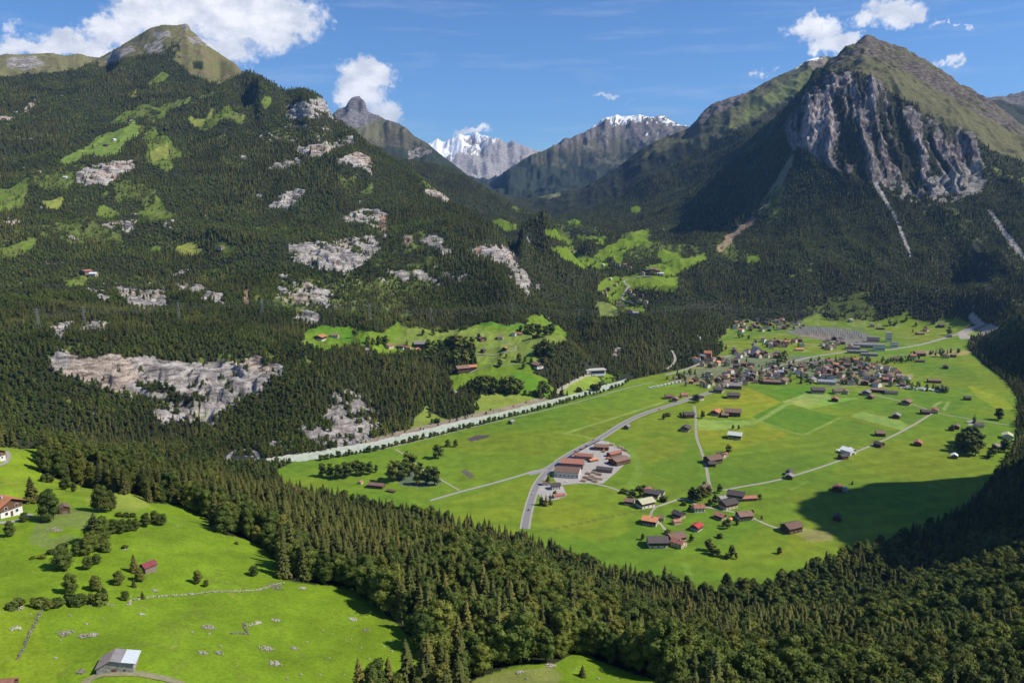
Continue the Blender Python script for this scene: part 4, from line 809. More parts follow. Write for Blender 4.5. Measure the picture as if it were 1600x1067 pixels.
# the village: many small houses in loose rows
VILL = [('in the rows left of the church', [(1068,596),(1105,586),(1160,589),(1168,601),(1110,609),(1070,602)], 22), ('in the dense village around the church', [(1075,562),(1110,558),(1150,562),(1200,574),(1262,572),(1268,588),(1250,592),(1180,600),(1150,593),(1135,580),(1080,570)], 52),
 ('in the village half towards the caravan site', [(1268,570),(1335,562),(1385,575),(1415,590),(1440,602),(1400,606),(1370,606),(1320,600),(1268,590)], 64), ('in the hamlet under the mountain wood', [(1140,505),(1190,500),(1250,503),(1262,511),(1200,518),(1145,519)], 34),
 ('in the middle hamlet between village and wood', [(1182,531),(1255,534),(1258,543),(1200,546)], 15), ('in the row beside the factory', [(1280,530),(1340,532),(1340,548),(1280,546)], 16), ('beside the church on the main street', [(1140,546),(1178,552),(1215,550),(1222,560),(1150,560)], 18)]
rv = random.Random(4); placed = []
for where_, P, n in VILL:
    got = tries = 0; xs = [p[0] for p in P]; ys = [p[1] for p in P]
    while got < n and tries < 4000:
        tries += 1; qx, qy = rv.uniform(min(xs), max(xs)), rv.uniform(min(ys), max(ys))
        if not inpoly(np.array([qx]), np.array([qy]), P)[0]: continue
        G = hit(qx, qy)
        if any((G[0]-a)**2+(G[1]-b)**2 < 16.5**2 for a, b in placed): continue
        placed.append((G[0], G[1])); got += 1
        roof = rv.choices(['dark', 'brown', 'grey', 'red', 'orange', 'blue_grey'], [2.8, 5.4, 1.0, 1.2, .5, .2])[0]; wall = rv.choice(['white', 'cream', 'wood', 'white', 'pink', 'wood'])
        t = building('tiny', roof, wall, 'village_house', f'small {WORDS[roof]} house {WALLW[wall]} {where_}', 'house', G[0], G[1], G[2], rv.choice([-14, 76, 76, 40, -50])+rv.uniform(-8, 8), rv.uniform(8.5, 14), 'houses of the village')
# ------------------------------------------------------------------ single landmarks
def at(px, py): P = hit(px, py); return P, math.dist(P, (0, 0, CAMZ))/F
# foreground stone barn: ridge towards the viewer, long pale-sheeted right slope
P, k = at(184, 1040); t = thing('stone_barn', 'stone barn in the foreground meadow, roof half rusty brown and half pale sheet', 'barn', P, R(12)); CLEAR.append((P[0], P[1], 14))
t.scale = (.77, .77, .76)
x0, xr, x1, y0, y1, zl, zr, zt = -7.6, -1.8, 7.6, -4.6, 4.8, 2.4, 3.0, 5.6
def zro(x): return zl+(zt-zl)*(x-x0)/(xr-x0) if x < xr else zt+(zr-zt)*(x-xr)/(x1-xr)
b = MB(); b.add([(x0,y0,-3),(x1,y0,-3),(x1,y0,zr),(xr,y0,zt),(x0,y0,zl),(x0,y1,-3),(x1,y1,-3),(x1,y1,zr),(xr,y1,zt),(x0,y1,zl)], ((0,1,2,3,4),(9,8,7,6,5),(1,6,7,2),(5,0,4,9))); b.build('wall', WM['stone'], t)
def slab(xa, xb, o=.5):
    b = MB(); za, zb = zro(xa)+.12, zro(xb)+.12
    b.add([(xa,y0-.7,za),(xb,y0-.7,zb),(xb,y1+.7,zb),(xa,y1+.7,za),(xa,y0-.7,za+.16),(xb,y0-.7,zb+.16),(xb,y1+.7,zb+.16),(xa,y1+.7,za+.16)], ((3,2,1,0),(4,5,6,7),(0,1,5,4),(1,2,6,5),(2,3,7,6),(3,0,4,7))); return b
rl = slab(x0-.6, xr).build('roof', RM['rust'], t); rl['label'] = 'left roof slope of rusty brown sheet'
rm = slab(xr, 2.9).build('roof', RM['grey'], t); rm['label'] = 'upper right roof slope of grey slabs'
def corr(xa, xb):
    b = MB(); n = 60; vs = []
    for i in range(n+1):
        y = y0-.8+(y1-y0+1.6)*i/n; dz = .05*math.sin(i*1.9); vs += [(xa, y, zro(xa)+.34+dz), (xb, y, zro(min(xb, x1))+.28+dz)]
    b.add(vs, [(2*i, 2*i+1, 2*i+3, 2*i+2) for i in range(n)]); return b
rp = corr(2.9, 9.0).build('roof', plain('pale_corrugated_sheet', (.50,.54,.56), .6, .4, .12, 1.5), t); rp['label'] = 'lower right roof slope of pale corrugated sheet'
b = MB(); b.box(-1.4, y0-.08, -1.2, .6, y0-.02, 1.4); b.build('door', WM['wood'], t); b = MB(); b.box(3.6, y0-.08, -.2, 4.4, y0-.02, .6); b.build('window', M_GLASS, t)
# big orange-roofed house, red-roofed houses at the left edge
P, k = at(8, 806); t = building('chalet', 'orange', 'white', 'chalet', 'big orange-roofed chalet with dark timber front above white ground floor, left edge', 'chalet', P[0]-3.5, P[1]+4, P[2], -24, 14)
P, k = at(-8, 720); t = building('chalet', 'red', 'white', 'chalet', 'red-roofed house at the left edge on the highest near meadow', 'chalet', P[0]-3, P[1]+3, P[2], -18, 11)
P, k = at(4, 1083); t = building('barn', 'red', 'wood', 'barn', 'red-roofed barn cut by the bottom left corner', 'barn', P[0]-1, P[1]-1, P[2]-1.0, 8, 10)
# power house by the river
P, k = at(930, 584); t = thing('power_house', 'modern white power house with long glass front above the river', 'power station', P, R(14)); CLEAR.append((P[0], P[1]-4, 25))
b = MB(); b.box(-18, -7, -4, 22, 9, 8.5); b.build('wall', WM['white'], t); b = MB(); b.box(-24, -9.5, 9, 23.5, 10, 10.6); b.build('roof', plain('flat_roof_gravel', (.52,.48,.45), .9, .1), t)
b = MB(); b.box(-12, -7.25, 1.5, 19, -7.02, 7.6); b.build('window', M_GLASS, t); b = MB(); b.box(-12, -7.5, 3.4, 19, -7.27, 4.2); b.build('cladding', plain('blue_panel', (.25,.38,.52), .5, .4), t); b = MB(); b.box(-23, -9, -6, -18.05, -3, 8.97); b.build('pillar', WM['white'], t)
# church, chapel and hotel
def church(px, py, s, label, rz, tower=True):
    P, k = at(px, py); t = thing('church', label, 'church', P, R(rz), None, s); CLEAR.append((P[0], P[1], 22*s))
    link('wall', wall_mesh(18, 14, 8, R(42), WM['white'], WM['white'], 0, -3), t); link('roof', roof_mesh(18, 14, 8, R(42), .7, RM['grey']), t)
    for k in range(3): b = MB(); window(b, -6+6*k, -7.045, 3, 1.3, 3.2, '-y'); b.build('window', [M_GLASS, M_FRAME], t)
    if tower:
        b = MB(); b.box(-14, -2.5, -3, -9.05, 2.5, 15); tw = b.build('tower', WM['white'], t)
        b = MB(); b.add([(-14.5,-3,15),(-8.6,-3,15),(-8.6,3,15),(-14.5,3,15),(-11.5,0,24)], ((0,1,4),(1,2,4),(2,3,4),(3,0,4),(3,2,1,0))); b.build('spire', RM['grey'], tw)
    return t
church(1182, 555, 1.5, 'white church with steep gable facing the plain', -80); church(1092, 529, .5, 'small white chapel with spire half hidden in the knoll wood', -60)
P, k = at(1106, 560); t = thing('hotel', 'tall orange hotel with several storeys at the foot of the knoll', 'hotel', P, R(-20)); CLEAR.append((P[0], P[1], 22))
link('wall', wall_mesh(18, 14, 15, R(35), WM['orange'], WM['orange'], 0, -3), t); link('roof', roof_mesh(18, 14, 15, R(35), .8, RM['orange']), t)
for z in (2, 5.4, 8.8, 12):
    for q in range(4): b = MB(); window(b, -6.6+4.4*q, -7.045, z, 1.5, 1.9, '-y'); b.build('window', [M_GLASS, M_FRAME], t)
# factory
for px, py, w_, d_, h_, wl, lab in ((1388,534,14,14,26,'white','tall white block tower of the factory'),(1397,543,18,12,14,'white','low white block right of the factory tower'),(1373,548,26,18,17,'white','largest white factory block beside the road'),(1352,543,60,20,9,'concrete','long grey factory hall left of the white blocks'),
    (1364,534,30,16,14,'pink','pinkish factory wing behind the white blocks'),(1340,552,50,14,7,'concrete','low concrete factory shed nearest the railway'),(1332,546,36,16,8,'pink','pink-walled factory hall beside the row houses'),(1358,556,40,12,6,'concrete','flat loading hall in front of the factory')):
    P, k = at(px, py); t = thing('factory_block', lab, 'factory', P, R(-10), 'factory buildings'); CLEAR.append((P[0], P[1], w_)); b = MB(); b.box(-w_/2, -d_/2, -2, w_/2, d_/2, h_); b.build('wall', WM[wl], t)
    b = MB(); b.box(-w_/2-.6, -d_/2-.6, h_+.02, w_/2+.6, d_/2+.6, h_+.8); b.build('roof', RM['grey'], t); b = MB(); b.box(-w_/2+1.5, -d_/2-.12, h_*.3, w_/2-1.5, -d_/2-.02, h_*.3+1.8); b.build('window', M_GLASS, t)
# substation gantries
gb = MB(); gb.box(-14, -.4, 12, 14, .4, 13)
glm = MB(); glm.add([(-1,-1,0),(1,-1,0),(1,1,0),(-1,1,0),(-.3,-.3,12),(.3,-.3,12),(.3,.3,12),(-.3,.3,12)], ((0,1,5,4),(1,2,6,5),(2,3,7,6),(3,0,4,7),(4,5,6,7))); gbm, glm = gb.mesh('beam', M_STEEL), glm.mesh('leg', M_STEEL)
proto = None
for q in range(40):
    u, v = (q % 8)/7, (q//8)/4; px = 1242+ (1340-1242)*u+ 14*v; py = 512+7*u+v*11
    P, k = at(px, py)
    if proto is None:
        proto = thing('substation_gantry', 'grey steel gantry in the rows of the substation', 'gantry', P, R(20), 'gantries of the substation'); link('beam', gbm, proto)
        for s in (-1, 1): o = link('leg', glm, proto); o.location = (13.5*s, 0, 0)
    else: t = copy_tree(proto); t.location = P
# pylons and wires of the power lines
pm = MB()
for s, u in ((-1,-1),(1,-1),(1,1),(-1,1)): pm.tube([(s*2.6,u*2.6,-2),(s*.5,u*.5,36)], [.2,.13], 4)
for z, w_ in ((6,2.8),(13,2.3),(20,1.8),(27,1.35),(33,.95)):
    w2 = w_-.42
    for s in (-1, 1): pm.tube([(-w_,s*w_,z),(w2,s*w2,z+6)], .12, 4); pm.tube([(w_,s*w_,z),(-w2,s*w2,z+6)], .12, 4); pm.tube([(s*w_,-w_,z),(s*w2,w2,z+6)], .12, 4)
am = MB()
for z, a in ((26,7),(31,9),(36,6)): am.tube([(-a,0,z),(0,0,z+1),(a,0,z)], [.12,.3,.12], 4)
pmm, amm = pm.mesh('tower', M_STEEL), am.mesh('crossarm', M_STEEL); tips = []
PYL = [(60,512),(132,508),(280,500),(410,492),(578,500),(674,506),(800,496),(905,505),(1040,500),(1085,490),(1224,500),(1300,500),(1383,418)]
for n, (px, py) in enumerate(PYL):
    P = hit(px, py, 1300); t = thing('power_pylon', 'grey lattice pylon '+('on the wooded slope left of the terraces' if n < 4 else 'above the terrace meadows' if n < 7 else 'on the wooded knoll' if n < 10 else 'at the foot of the right mountain'), 'pylon', P, R(80), 'pylons of the power line')
    link('tower', pmm, t); link('crossarm', amm, t); CLEAR.append((P[0], P[1], 7)); tips.append(P)
for n in range(len(PYL)-2):
    b = MB(); A, B = Vector(tips[n]), Vector(tips[n+1])
    for z in (26, 31, 36):
        for o_ in (-6, 6):
            pts = [A.lerp(B, q/8)+Vector((0, o_, z-22*(q/8)*(1-q/8))) for q in range(9)]; b.tube(pts, .09, 3, cap=False)
    tag(b.build('power_line', M_STEEL), f'power line cables sagging between pylons {["over the left wood", "above the left wood", "over the left slope", "left of the terrace", "above the left terrace end", "over the terrace", "over the terrace meadow top", "behind the knoll", "over the knoll", "right of the knoll", "over the village end"][n]}', 'power line', 'cables of the power line')
# ------------------------------------------------------------------ roads, paths, river: sheets laid on the ground
def sheet(name, P, w, m, up=.12, z0=None, smooth=True):
    W = [hit(*p)[:2] if z0 is None else np.array(at_z(*p, z0)[:2]) for p in P]; pts = []
    for i in range(len(W)-1):
        p0, p1, p2, p3 = W[max(i-1, 0)], W[i], W[i+1], W[min(i+2, len(W)-1)]; n = max(2, int(np.hypot(*(p2-p1))/5))
        for q in range(n):
            t = q/n; pts.append(.5*((2*p1)+(-p0+p2)*t+(2*p0-5*p1+4*p2-p3)*t*t+(-p0+3*p1-3*p2+p3)*t**3))
    pts.append(W[-1]); pts = np.array(pts); d = np.gradient(pts, axis=0); d /= np.maximum(np.hypot(d[:, 0], d[:, 1]), 1e-6)[:, None]; nrm = np.c_[-d[:, 1], d[:, 0]]
    b = MB(); cols_ = 4; vs = []
    for c in range(cols_+1):
        q = pts+nrm*w*(c/cols_-.5); z = ground(q[:, 0], q[:, 1]); vs.append(np.c_[q, z])
    top = np.max([v[:, 2] for v in vs], 0)
    for i in range(len(pts)):
        for v in vs: b.v.append((v[i, 0], v[i, 1], max(v[i, 2], top[i]-.25*w)+up))
    for i in range(len(pts)-1):
        for c in range(cols_): a = i*(cols_+1)+c; b.f.append((a, a+1, a+cols_+2, a+cols_+1)); b.m.append(0)
    o = b.build(name, m, None, True); o['kind'] = 'structure'
    for q in pts[::2]: CLEAR.append((q[0], q[1], w*.5+3))
    return o
M_ASPH = plain('asphalt', (.25,.235,.235), .9, .2, .1); M_TRACK = plain('pale_gravel_track', (.34,.31,.25), .95, .1, .15); M_ROADP = plain('pale_road', (.30,.28,.26), .9, .2, .1); M_LINE = plain('road_paint', (.7,.7,.68), .7, .2, .05)
MAIN = [(820,826),(823,808),(829,785),(838,760),(852,740),(875,719),(905,701),(940,683),(975,661),(1010,645),(1060,629),(1100,616),(1140,603),(1158,596)]
sheet('road_verge', MAIN, 13, plain('verge_gravel', (.36,.34,.28), .95, .1, .2, .4), .06); sheet('road', MAIN, 8.2, M_ASPH, .12)
sheet('road_verge', [(826,741),(840,737),(856,731),(870,722)], 11, M_ASPH, .09)
sheet('road', [(1158,596),(1178,584),(1200,576),(1228,568),(1262,559),(1300,553),(1333,549),(1380,547),(1400,545),(1440,538),(1470,530),(1490,524),(1510,518),(1532,511),(1541,509)], 10, M_ROADP, .14)
sheet('road', [(1040,586),(1066,579),(1085,572),(1105,564),(1135,557),(1165,552),(1210,553)], 8, M_ROADP, .16)
sheet('railway', [(1210,562),(1262,565),(1310,560),(1360,558),(1400,556),(1450,549),(1500,543)], 5, plain('railway_ballast', (.24,.21,.19), .95, .1), .2)
sheet('farm_road', [(672,782),(720,768),(770,755),(815,742),(838,735),(856,735)], 5, M_ROADP, .13)
sheet('farm_road', [(868,758),(900,755),(925,755),(955,762),(985,774)], 4.5, M_TRACK, .15)
sheet('farm_road', [(1085,634),(1087,650),(1088,680),(1095,702),(1103,728),(1107,750),(1112,768)], 4.5, M_TRACK, .13)
sheet('farm_road', [(1130,766),(1160,760),(1200,753),(1240,743),(1310,720),(1340,705),(1380,688),(1420,668),(1448,651),(1460,643)], 4.5, M_TRACK, .11)
sheet('farm_road', [(1460,645),(1490,650),(1525,656),(1562,662),(1580,664)], 3.2, M_TRACK, .13); sheet('farm_road', [(1458,643),(1420,630),(1380,620),(1340,611)], 3, M_TRACK, .15)
sheet('farm_road', [(985,774),(1002,792),(1026,791),(1045,785),(1065,779),(1078,782),(1090,789),(1125,796),(1150,801),(1178,810),(1200,820),(1222,827)], 4, M_TRACK, .17); sheet('farm_road', [(1016,806),(1020,797),(1028,790)], 3.5, M_TRACK, .19); sheet('farm_road', [(1030,816),(1040,829),(1042,842)], 3.5, M_TRACK, .14)
sheet('field_path', [(618,702),(640,716),(660,733),(690,750),(718,766)], 2.6, M_TRACK, .15); sheet('river_path', [(476,719),(560,708),(640,692),(760,662),(880,634),(985,605),(1018,598)], 2.8, M_TRACK, .10)
sheet('farm_road', [(665,556),(700,555),(745,554),(790,550),(806,544),(795,536),(780,534)], 3, M_TRACK, .5); sheet('farm_road', [(735,582),(760,574),(800,570),(835,570)], 3, M_TRACK, .5)
sheet('valley_road', [(984,448),(975,440),(990,435),(1020,433)], 6, M_ROADP, .8); sheet('valley_road', [(984,448),(976,458),(972,466),(980,472),(992,476)], 7, M_ROADP, .8)
sheet('meadow_track', [(128,1072),(150,1056),(180,1052),(220,1053),(262,1061),(300,1075)], 2.6, plain('worn_track', (.26,.24,.14), .95, .1, .2), .22); sheet('meadow_track', [(-20,819),(10,816),(32,812),(48,803)], 3.2, M_ROADP, .2); sheet('meadow_track', [(-10,730),(8,724),(14,712),(8,704)], 2.5, M_ROADP, .2)
sheet('road', [(1040,578),(1052,570),(1055,560),(1050,548)], 6, M_TRACK, 1.0)
# river
WS = [(415,721,1.6),(440,718,3.0),(468,715,4.2),(500,711,4.6),(540,704,4.6),(580,698,4.2),(620,688,4.5),(660,679,4.2),(700,669,4),(740,659,4),(780,649,3.7),(820,639,3.6),(860,629,3.7),(900,617,3.8),(935,607,4.6),(955,601,5.2),(972,595,4.6),(982,589,3.6)]
def ribbon(name, P, m, up, jit=0, sub=1):
    b = MB(); Q = []
    for i in range(len(P)-1):
        for q in range(8): t = q/8; Q.append([P[i][c]*(1-t)+P[i+1][c]*t for c in range(3)])
    Q.append(P[-1]); rj = random.Random(5)
    for px, py, h in Q:
        h *= 1.18
        for s in (-1, 1): X_, Y_, _ = at_z(px, py+s*(h+rj.uniform(-jit, jit)), 0); b.v.append((X_, Y_, up))
        CLEAR.append((float(at_z(px, py, 0)[0]), float(at_z(px, py, 0)[1]), 15))
    for i in range(len(Q)-1): b.f.append((2*i+1, 2*i+3, 2*i+2, 2*i)); b.m.append(0)
    o = b.build(name, m); o['kind'] = 'structure'; return o
m, nt, bs = mat('glacial_water'); bs.inputs['Roughness'].default_value = .35
nt.links.new(mixc(nt, mrange(nt, wnoise(nt, .09, 6, .7), .42, .62, 0, 1), (.40,.46,.33), (.58,.62,.47)), bs.inputs['Base Color']); M_WATER = m
ribbon('river_gravel', [(a, b_-1.0, c+1.1) for a, b_, c in WS], plain('river_gravel', (.42,.39,.34), .95, .1, .2, .3), .05, .9); ribbon('river', WS, M_WATER, .16, .5)
ribbon('river', [(934,588,1.5),(942,592,2.0),(948,600,2.6),(944,608,3)], M_WATER, .22)
ribbon('stream', [(1541,512,2),(1528,504,1.6),(1520,496,1.4),(1516,490,1.2)], plain('stream_gravel', (.46,.42,.38), .95, .1), .4)
# sawmill yard
def patch(name, P, m, up):
    W = [at_z(*p, 0) for p in P]; b = MB(); b.add([(x, y, up) for x, y, z in W], [tuple(range(len(W)))[::-1]]); o = b.build(name, m); o['kind'] = 'structure'; return o
M_YARD = plain('yard_gravel', (.36,.33,.30), .95, .1, .15, .15)
patch('yard', [(862,741),(878,719),(897,705),(928,686),(951,690),(985,711),(981,721),(958,742),(942,755),(910,755),(880,756),(868,752)], M_YARD, .06); patch('yard', [(838,768),(852,752),(878,757),(886,773),(872,780),(850,782)], M_YARD, .07)
patch('yard', [(1306,702),(1330,698),(1338,706),(1322,712)], plain('white_concrete', (.6,.58,.54), .9, .1), .07); patch('yard', [(1510,658),(1520,656),(1530,661),(1514,665)], M_YARD, .07)
# timber stacks, diggers, cars, caravans
logm = MB(); rl_ = random.Random(3)
for k_ in range(14):
    a, b2 = divmod(k_, 5); x = (b2-2)*.75+a*.35; logm.tube([(x,-3,.4+a*.62),(x,3,.4+a*.62)], .36, 6)
M_LOG = plain('cut_logs', (.33,.25,.18), .9, .1, .3); logm = logm.mesh('timber_stack', M_LOG)
sheet('parking_area', [(360,724),(357,714),(366,706),(382,703),(398,706),(403,714),(398,721)], 6.5, M_ASPH, .5); Pk = hit(380, 716); CLEAR.append((Pk[0], Pk[1]-6, 27))
for n, (px, py) in enumerate([(919,741),(925,745),(931,748),(936,742),(928,739),(922,750),(915,747),(938,749),(930,753),(912,752),(970,700),(976,704),(955,696)]):
    P = hit(px, py); o = link('timber_stack', logm); o.location = P; o.rotation_euler = (0, 0, R(60+rl_.uniform(-8, 8))); o.scale = (1.6, 1.3, 1.3)
    tag(o, 'stack of cut logs '+('lying in rows at the lower corner of the sawmill yard' if n < 10 else 'at the far edge of the sawmill yard'), 'timber stack', 'timber stacks in the sawmill yard')
M_ORG = plain('orange_machine_paint', (.62,.20,.04), .5, .4, .05)
for px, py, rz, lab in ((950,717,30,'orange digger standing between the halls of the sawmill yard'),(901,726,-40,'orange digger beside the long red-roofed shed'),(943,706,80,'orange digger behind the brown hall')):
    P = hit(px, py); t = thing('digger', lab, 'digger', P, R(rz), 'orange diggers in the yard', 1.5)
    for s in (-1, 1): b = MB(); b.tube([(-1.7,s*1.1,.1),(-1.5,s*1.1,.6),(1.5,s*1.1,.6),(1.7,s*1.1,.1)], .35, 6); b.build('track', M_DARKM, t)
    b = MB(); b.box(-1.6,-1.1,1,1.0,1.1,2.0); b.build('body', M_ORG, t); b = MB(); b.box(.2,.1,2.02,1.3,1.0,3.2); b.build('cab', M_GLASS, t)
    b = MB(); b.tube([(1,-.4,1.8),(3,-.4,4.2),(5,-.4,2.6),(5.3,-.4,.8)], [.3,.26,.2,.2], 5); am_ = b.build('arm', M_ORG, t); b = MB(); b.box(4.9,-.9,.1,5.8,.1,.9); b.build('bucket', M_DARKM, am_)
CARM = {n: plain(n+'_car_paint', c, .35, .5, .03) for n, c in (('white', (.72,.72,.70)), ('black', (.02,.02,.022)), ('silver', (.42,.43,.45)), ('red', (.4,.03,.03)), ('blue', (.04,.10,.35)), ('yellow', (.65,.50,.05)))}
whm = MB(); whm.tube([(0,-.12,0),(0,.12,0)], .34, 10); whm = whm.mesh('wheel', M_DARKM)
def car(color, px, py, rz, label, group='cars parked and driving'):
    P = hit(px, py); t = thing('car', label, 'car', (P[0], P[1], P[2]+.2), R(rz), group); b = MB()
    prof = [(-2.1,.35),(2.1,.35),(2.15,.8),(1.2,.95),(.6,1.42),(-1.2,1.42),(-1.9,.98),(-2.15,.85)]; n = len(prof)
    for s in (-.86, .86): b.v += [(x, s*(.82 if z > 1.2 else 1), z) for x, z in prof]
    b.f = [tuple(range(n)), tuple(range(2*n-1, n-1, -1))]+[(i, n+i, n+(i+1) % n, (i+1) % n) for i in range(n)]; b.m = [0]*len(b.f); b.build('body', CARM[color], t)
    b = MB(); b.box(-1.3,-.78,.98,.75,.78,1.36); g_ = b.build('window', M_GLASS, t); g_.scale = (1, 1.06, 1)
    for x in (-1.35, 1.35):
        for s in (-.85, .85): w_ = link('wheel', whm, t); w_.location = (x, s, .34)
for c, px, py, rz, lab in (('white',941,687,40,'white van-like car on the main road at the sawmill yard'),('black',916,697,40,'black car on the main road above the sawmill halls'),('black',907,702,40,'dark car on the main road left of another dark car'),('black',899,706,40,'lowest dark car on the main road by the yard'),
    ('silver',967,697,0,'silver car parked at the far corner of the yard'),('yellow',962,698,20,'yellow car parked at the far corner of the yard'),('white',958,694,20,'white car parked behind the brown yard hall'),('red',950,724,10,'red car in the middle of the sawmill yard'),
    ('silver',1004,648,35,'silver car on the main road between sawmill and junction'),('red',1030,640,35,'red car on the main road between sawmill and junction'),('white',1082,622,30,'white car on the main road before the first village houses'),('black',826,797,70,'black car on the main road curve above the near wood'),('silver',833,772,65,'silver car on the main road curve below the side road'),('white',1350,549,5,'white van-like car on the road before the factory'),('white',884,753,0,'white car parked beside the white hall wall in the yard'),('silver',1236,747,0,'silver car beside the two sheds on the lane'),('white',1308,704,10,'white car on the pale yard by the lane'),('silver',384,714,0,'silver car on the parking bend at the gorge'),('blue',372,716,30,'blue car on the parking bend at the gorge'),('yellow',386,705,0,'yellow vehicle at the top of the parking bend'),('white',394,714,10,'white car on the parking bend at the gorge')): car(c, px, py, rz, lab)
cb = MB(); prof = [(-2.9,.5),(2.6,.5),(3.0,1.2),(2.7,2.5),(-2.6,2.6),(-3.0,1.4)]; n = len(prof)
for s in (-1.1, 1.1): cb.v += [(x, s, z) for x, z in prof]
cb.f = [tuple(range(n)), tuple(range(2*n-1, n-1, -1))]+[(i, n+i, n+(i+1) % n, (i+1) % n) for i in range(n)]; cb.m = [0]*len(cb.f); cbm = cb.mesh('body', CARM['white']); wb = MB(); wb.box(-1.8,-1.16,1.4,1.6,-1.12,2.1); wbm = wb.mesh('window', M_GLASS); proto = None
CV = [(1016+5.8*k, 607-1.25*k, 0) for k in range(9)]+[(1401+rl_.uniform(-1,1)+4.4*k, 602.5+.62*k+rl_.uniform(-.8,.8), 1) for k in range(16)]+[(1408+6*k, 607+.5*k, 1) for k in range(9)]
for px, py, q in CV:
    P = hit(px, py); lab = ('white caravan in the short row beside the river path', 'white caravan on the camping site at the village edge')[q]; gr_ = ('caravans in a row beside the river', 'caravans on the camping site')[q]
    if proto is None:
        proto = t = thing('caravan', lab, 'caravan', P, 0, gr_); link('body', cbm, t); link('window', wbm, t)
        for s in (-1.05, 1.05): w_ = link('wheel', whm, t); w_.location = (0, s, .34)
    else: t = copy_tree(proto); t.location = P; tag(t, lab, 'caravan', gr_)
    t.rotation_euler = (0, 0, R(rl_.uniform(-20, 60))); t.scale = (1.35,)*3
# dry stone walls, rock piles and boulders of the foreground meadow
M_RUB = plain('lichened_rock', (.29,.26,.21), .95, .1, .4, 1.2)
def rock(b, x, y, z, s, r):
    bm = bmesh.new(); bmesh.ops.create_icosphere(bm, subdivisions=1, radius=s)
    for v in bm.verts: v.co *= r.uniform(.68, 1.2); v.co.z *= .7
    bm.verts.index_update(); b.add([v.co+Vector((x, y, z)) for v in bm.verts], [tuple(v.index for v in f.verts) for f in bm.faces]); bm.free()
rr2 = random.Random(9)
for lab, P in (('long dry stone wall running across the meadow to the wood', [(200,946),(206,938),(235,933),(270,930),(330,925),(400,923),(425,915),(444,911)]), ('short dry stone wall descending at the left meadow edge', [(64,955),(58,968),(50,985),(38,1010),(28,1030)]),
   ('corner-shaped dry stone wall in the middle of the meadow', [(360,990),(372,989),(388,991),(384,983),(381,973)]), ('short dry stone wall between shrubs at left', [(138,946),(158,943),(178,946)]), ('row of stones right of the corner wall', [(386,977),(400,975),(408,971)])):
    W = [hit(*p) for p in P]; b = MB()
    for i in range(len(W)-1):
        L = math.dist(W[i][:2], W[i+1][:2]); n = int(L/.55)
        for q in range(n):
            for e in range(2): t_ = (q+rr2.random())/n; x, y = W[i][0]*(1-t_)+W[i+1][0]*t_+rr2.uniform(-.5, .5), W[i][1]*(1-t_)+W[i+1][1]*t_+rr2.uniform(-.5, .5); rock(b, x, y, float(ground(x, y))+.15+e*.3*rr2.random(), rr2.uniform(.26, .5), rr2)
    tag(b.build('dry_stone_wall', M_RUB), lab, 'stone wall')
def pile(px, py, wp, cat='rock pile'):
    P, k = at(px, py); w_ = wp*k/2; b = MB(); n = int(8+wp*1.6)
    for q in range(n): a = rr2.random()*6.28; d = w_*math.sqrt(rr2.random()); x, y = P[0]+math.cos(a)*d, P[1]+math.sin(a)*d*.8; rock(b, x, y, float(ground(x, y))+.2, rr2.uniform(.3, .8)*(1.15-d/w_*.6), rr2)
    return b.build('rock_pile', M_RUB)
for px, py, wp, lab in ((98,990,16,'rock pile among grass left of the long twin pile'),(110,987,10,'small rock pile touching its larger left neighbour'),(130,994,14,'left half of the broad rock pile above the stone barn'),(146,992,14,'right half of the broad rock pile above the stone barn'),(25,982,14,'rock pile near the left meadow edge beside the short wall'),(26,950,18,'pale rock pile under shrubs at the left edge'),(127,1049,12,'flat rock pile just below left of the stone barn'),
   (317,1020,13,'left of two small rock piles below the corner wall'),(343,1020,13,'right of two small rock piles below the corner wall'),(325,980,20,'long low rock pile left of the corner wall'),(431,969,14,'rock pile right of the corner wall'),(403,973,10,'small rock pile between corner wall and wood'),(416,1013,22,'largest grey rock pile in the right half of the meadow'),(461,1013,12,'round rock pile right of the largest grey pile'),
   (430,1037,20,'rock pile below the largest grey pile'),(431,917,22,'rubble heap where the long wall meets the wood'),(473,919,12,'rubble heap at the wood edge beyond the wall end'),(552,968,14,'bare stony strip at the wood edge, upper part'),(572,985,12,'bare stony strip at the wood edge, lower part'),(243,923,8,'small rock heap above the long wall near three bushes'),(222,960,7,'whitish rock below the start of the long wall'),(195,858,6,'rock beside a shrub on the middle meadow'),(860,1040,16,'stony patch at the bottom clearing'),(86,828,22,'rocky outcrop below the tall round tree'),(812,1050,12,'rocks at the left end of the bottom clearing')):
    tag(pile(px, py, wp), lab, 'rock pile', 'rock piles in the foreground meadow')
bm_ = MB(); rock(bm_, 0, 0, .2, .8, rr2); bmm = bm_.mesh('boulder', plain('pale_boulder', (.30,.28,.23), .95, .1, .2))
BLD = [(135,975),(210,994),(300,988),(327,990),(345,1010),(521,1012),(541,999),(549,998),(480,1003),(565,1012),(612,1017),(614,1003),(538,1054),(556,1053),(500,1054),(470,1054),(629,1030),(577,1030),(594,1067),(557,1080),(87,1028),(48,960),(12,1030),(190,1010),(277,822),(350,838),(600,1010),(640,1052),(515,1028),(449,1060),(900,1045),(935,1060),(823,1060),(836,1052),(965,1063),(110,962),(160,966),(5,955),(95,1000),(270,1010),(370,1040),(390,1005),(505,985),(520,990),(590,1045),(660,1058),(62,935)]
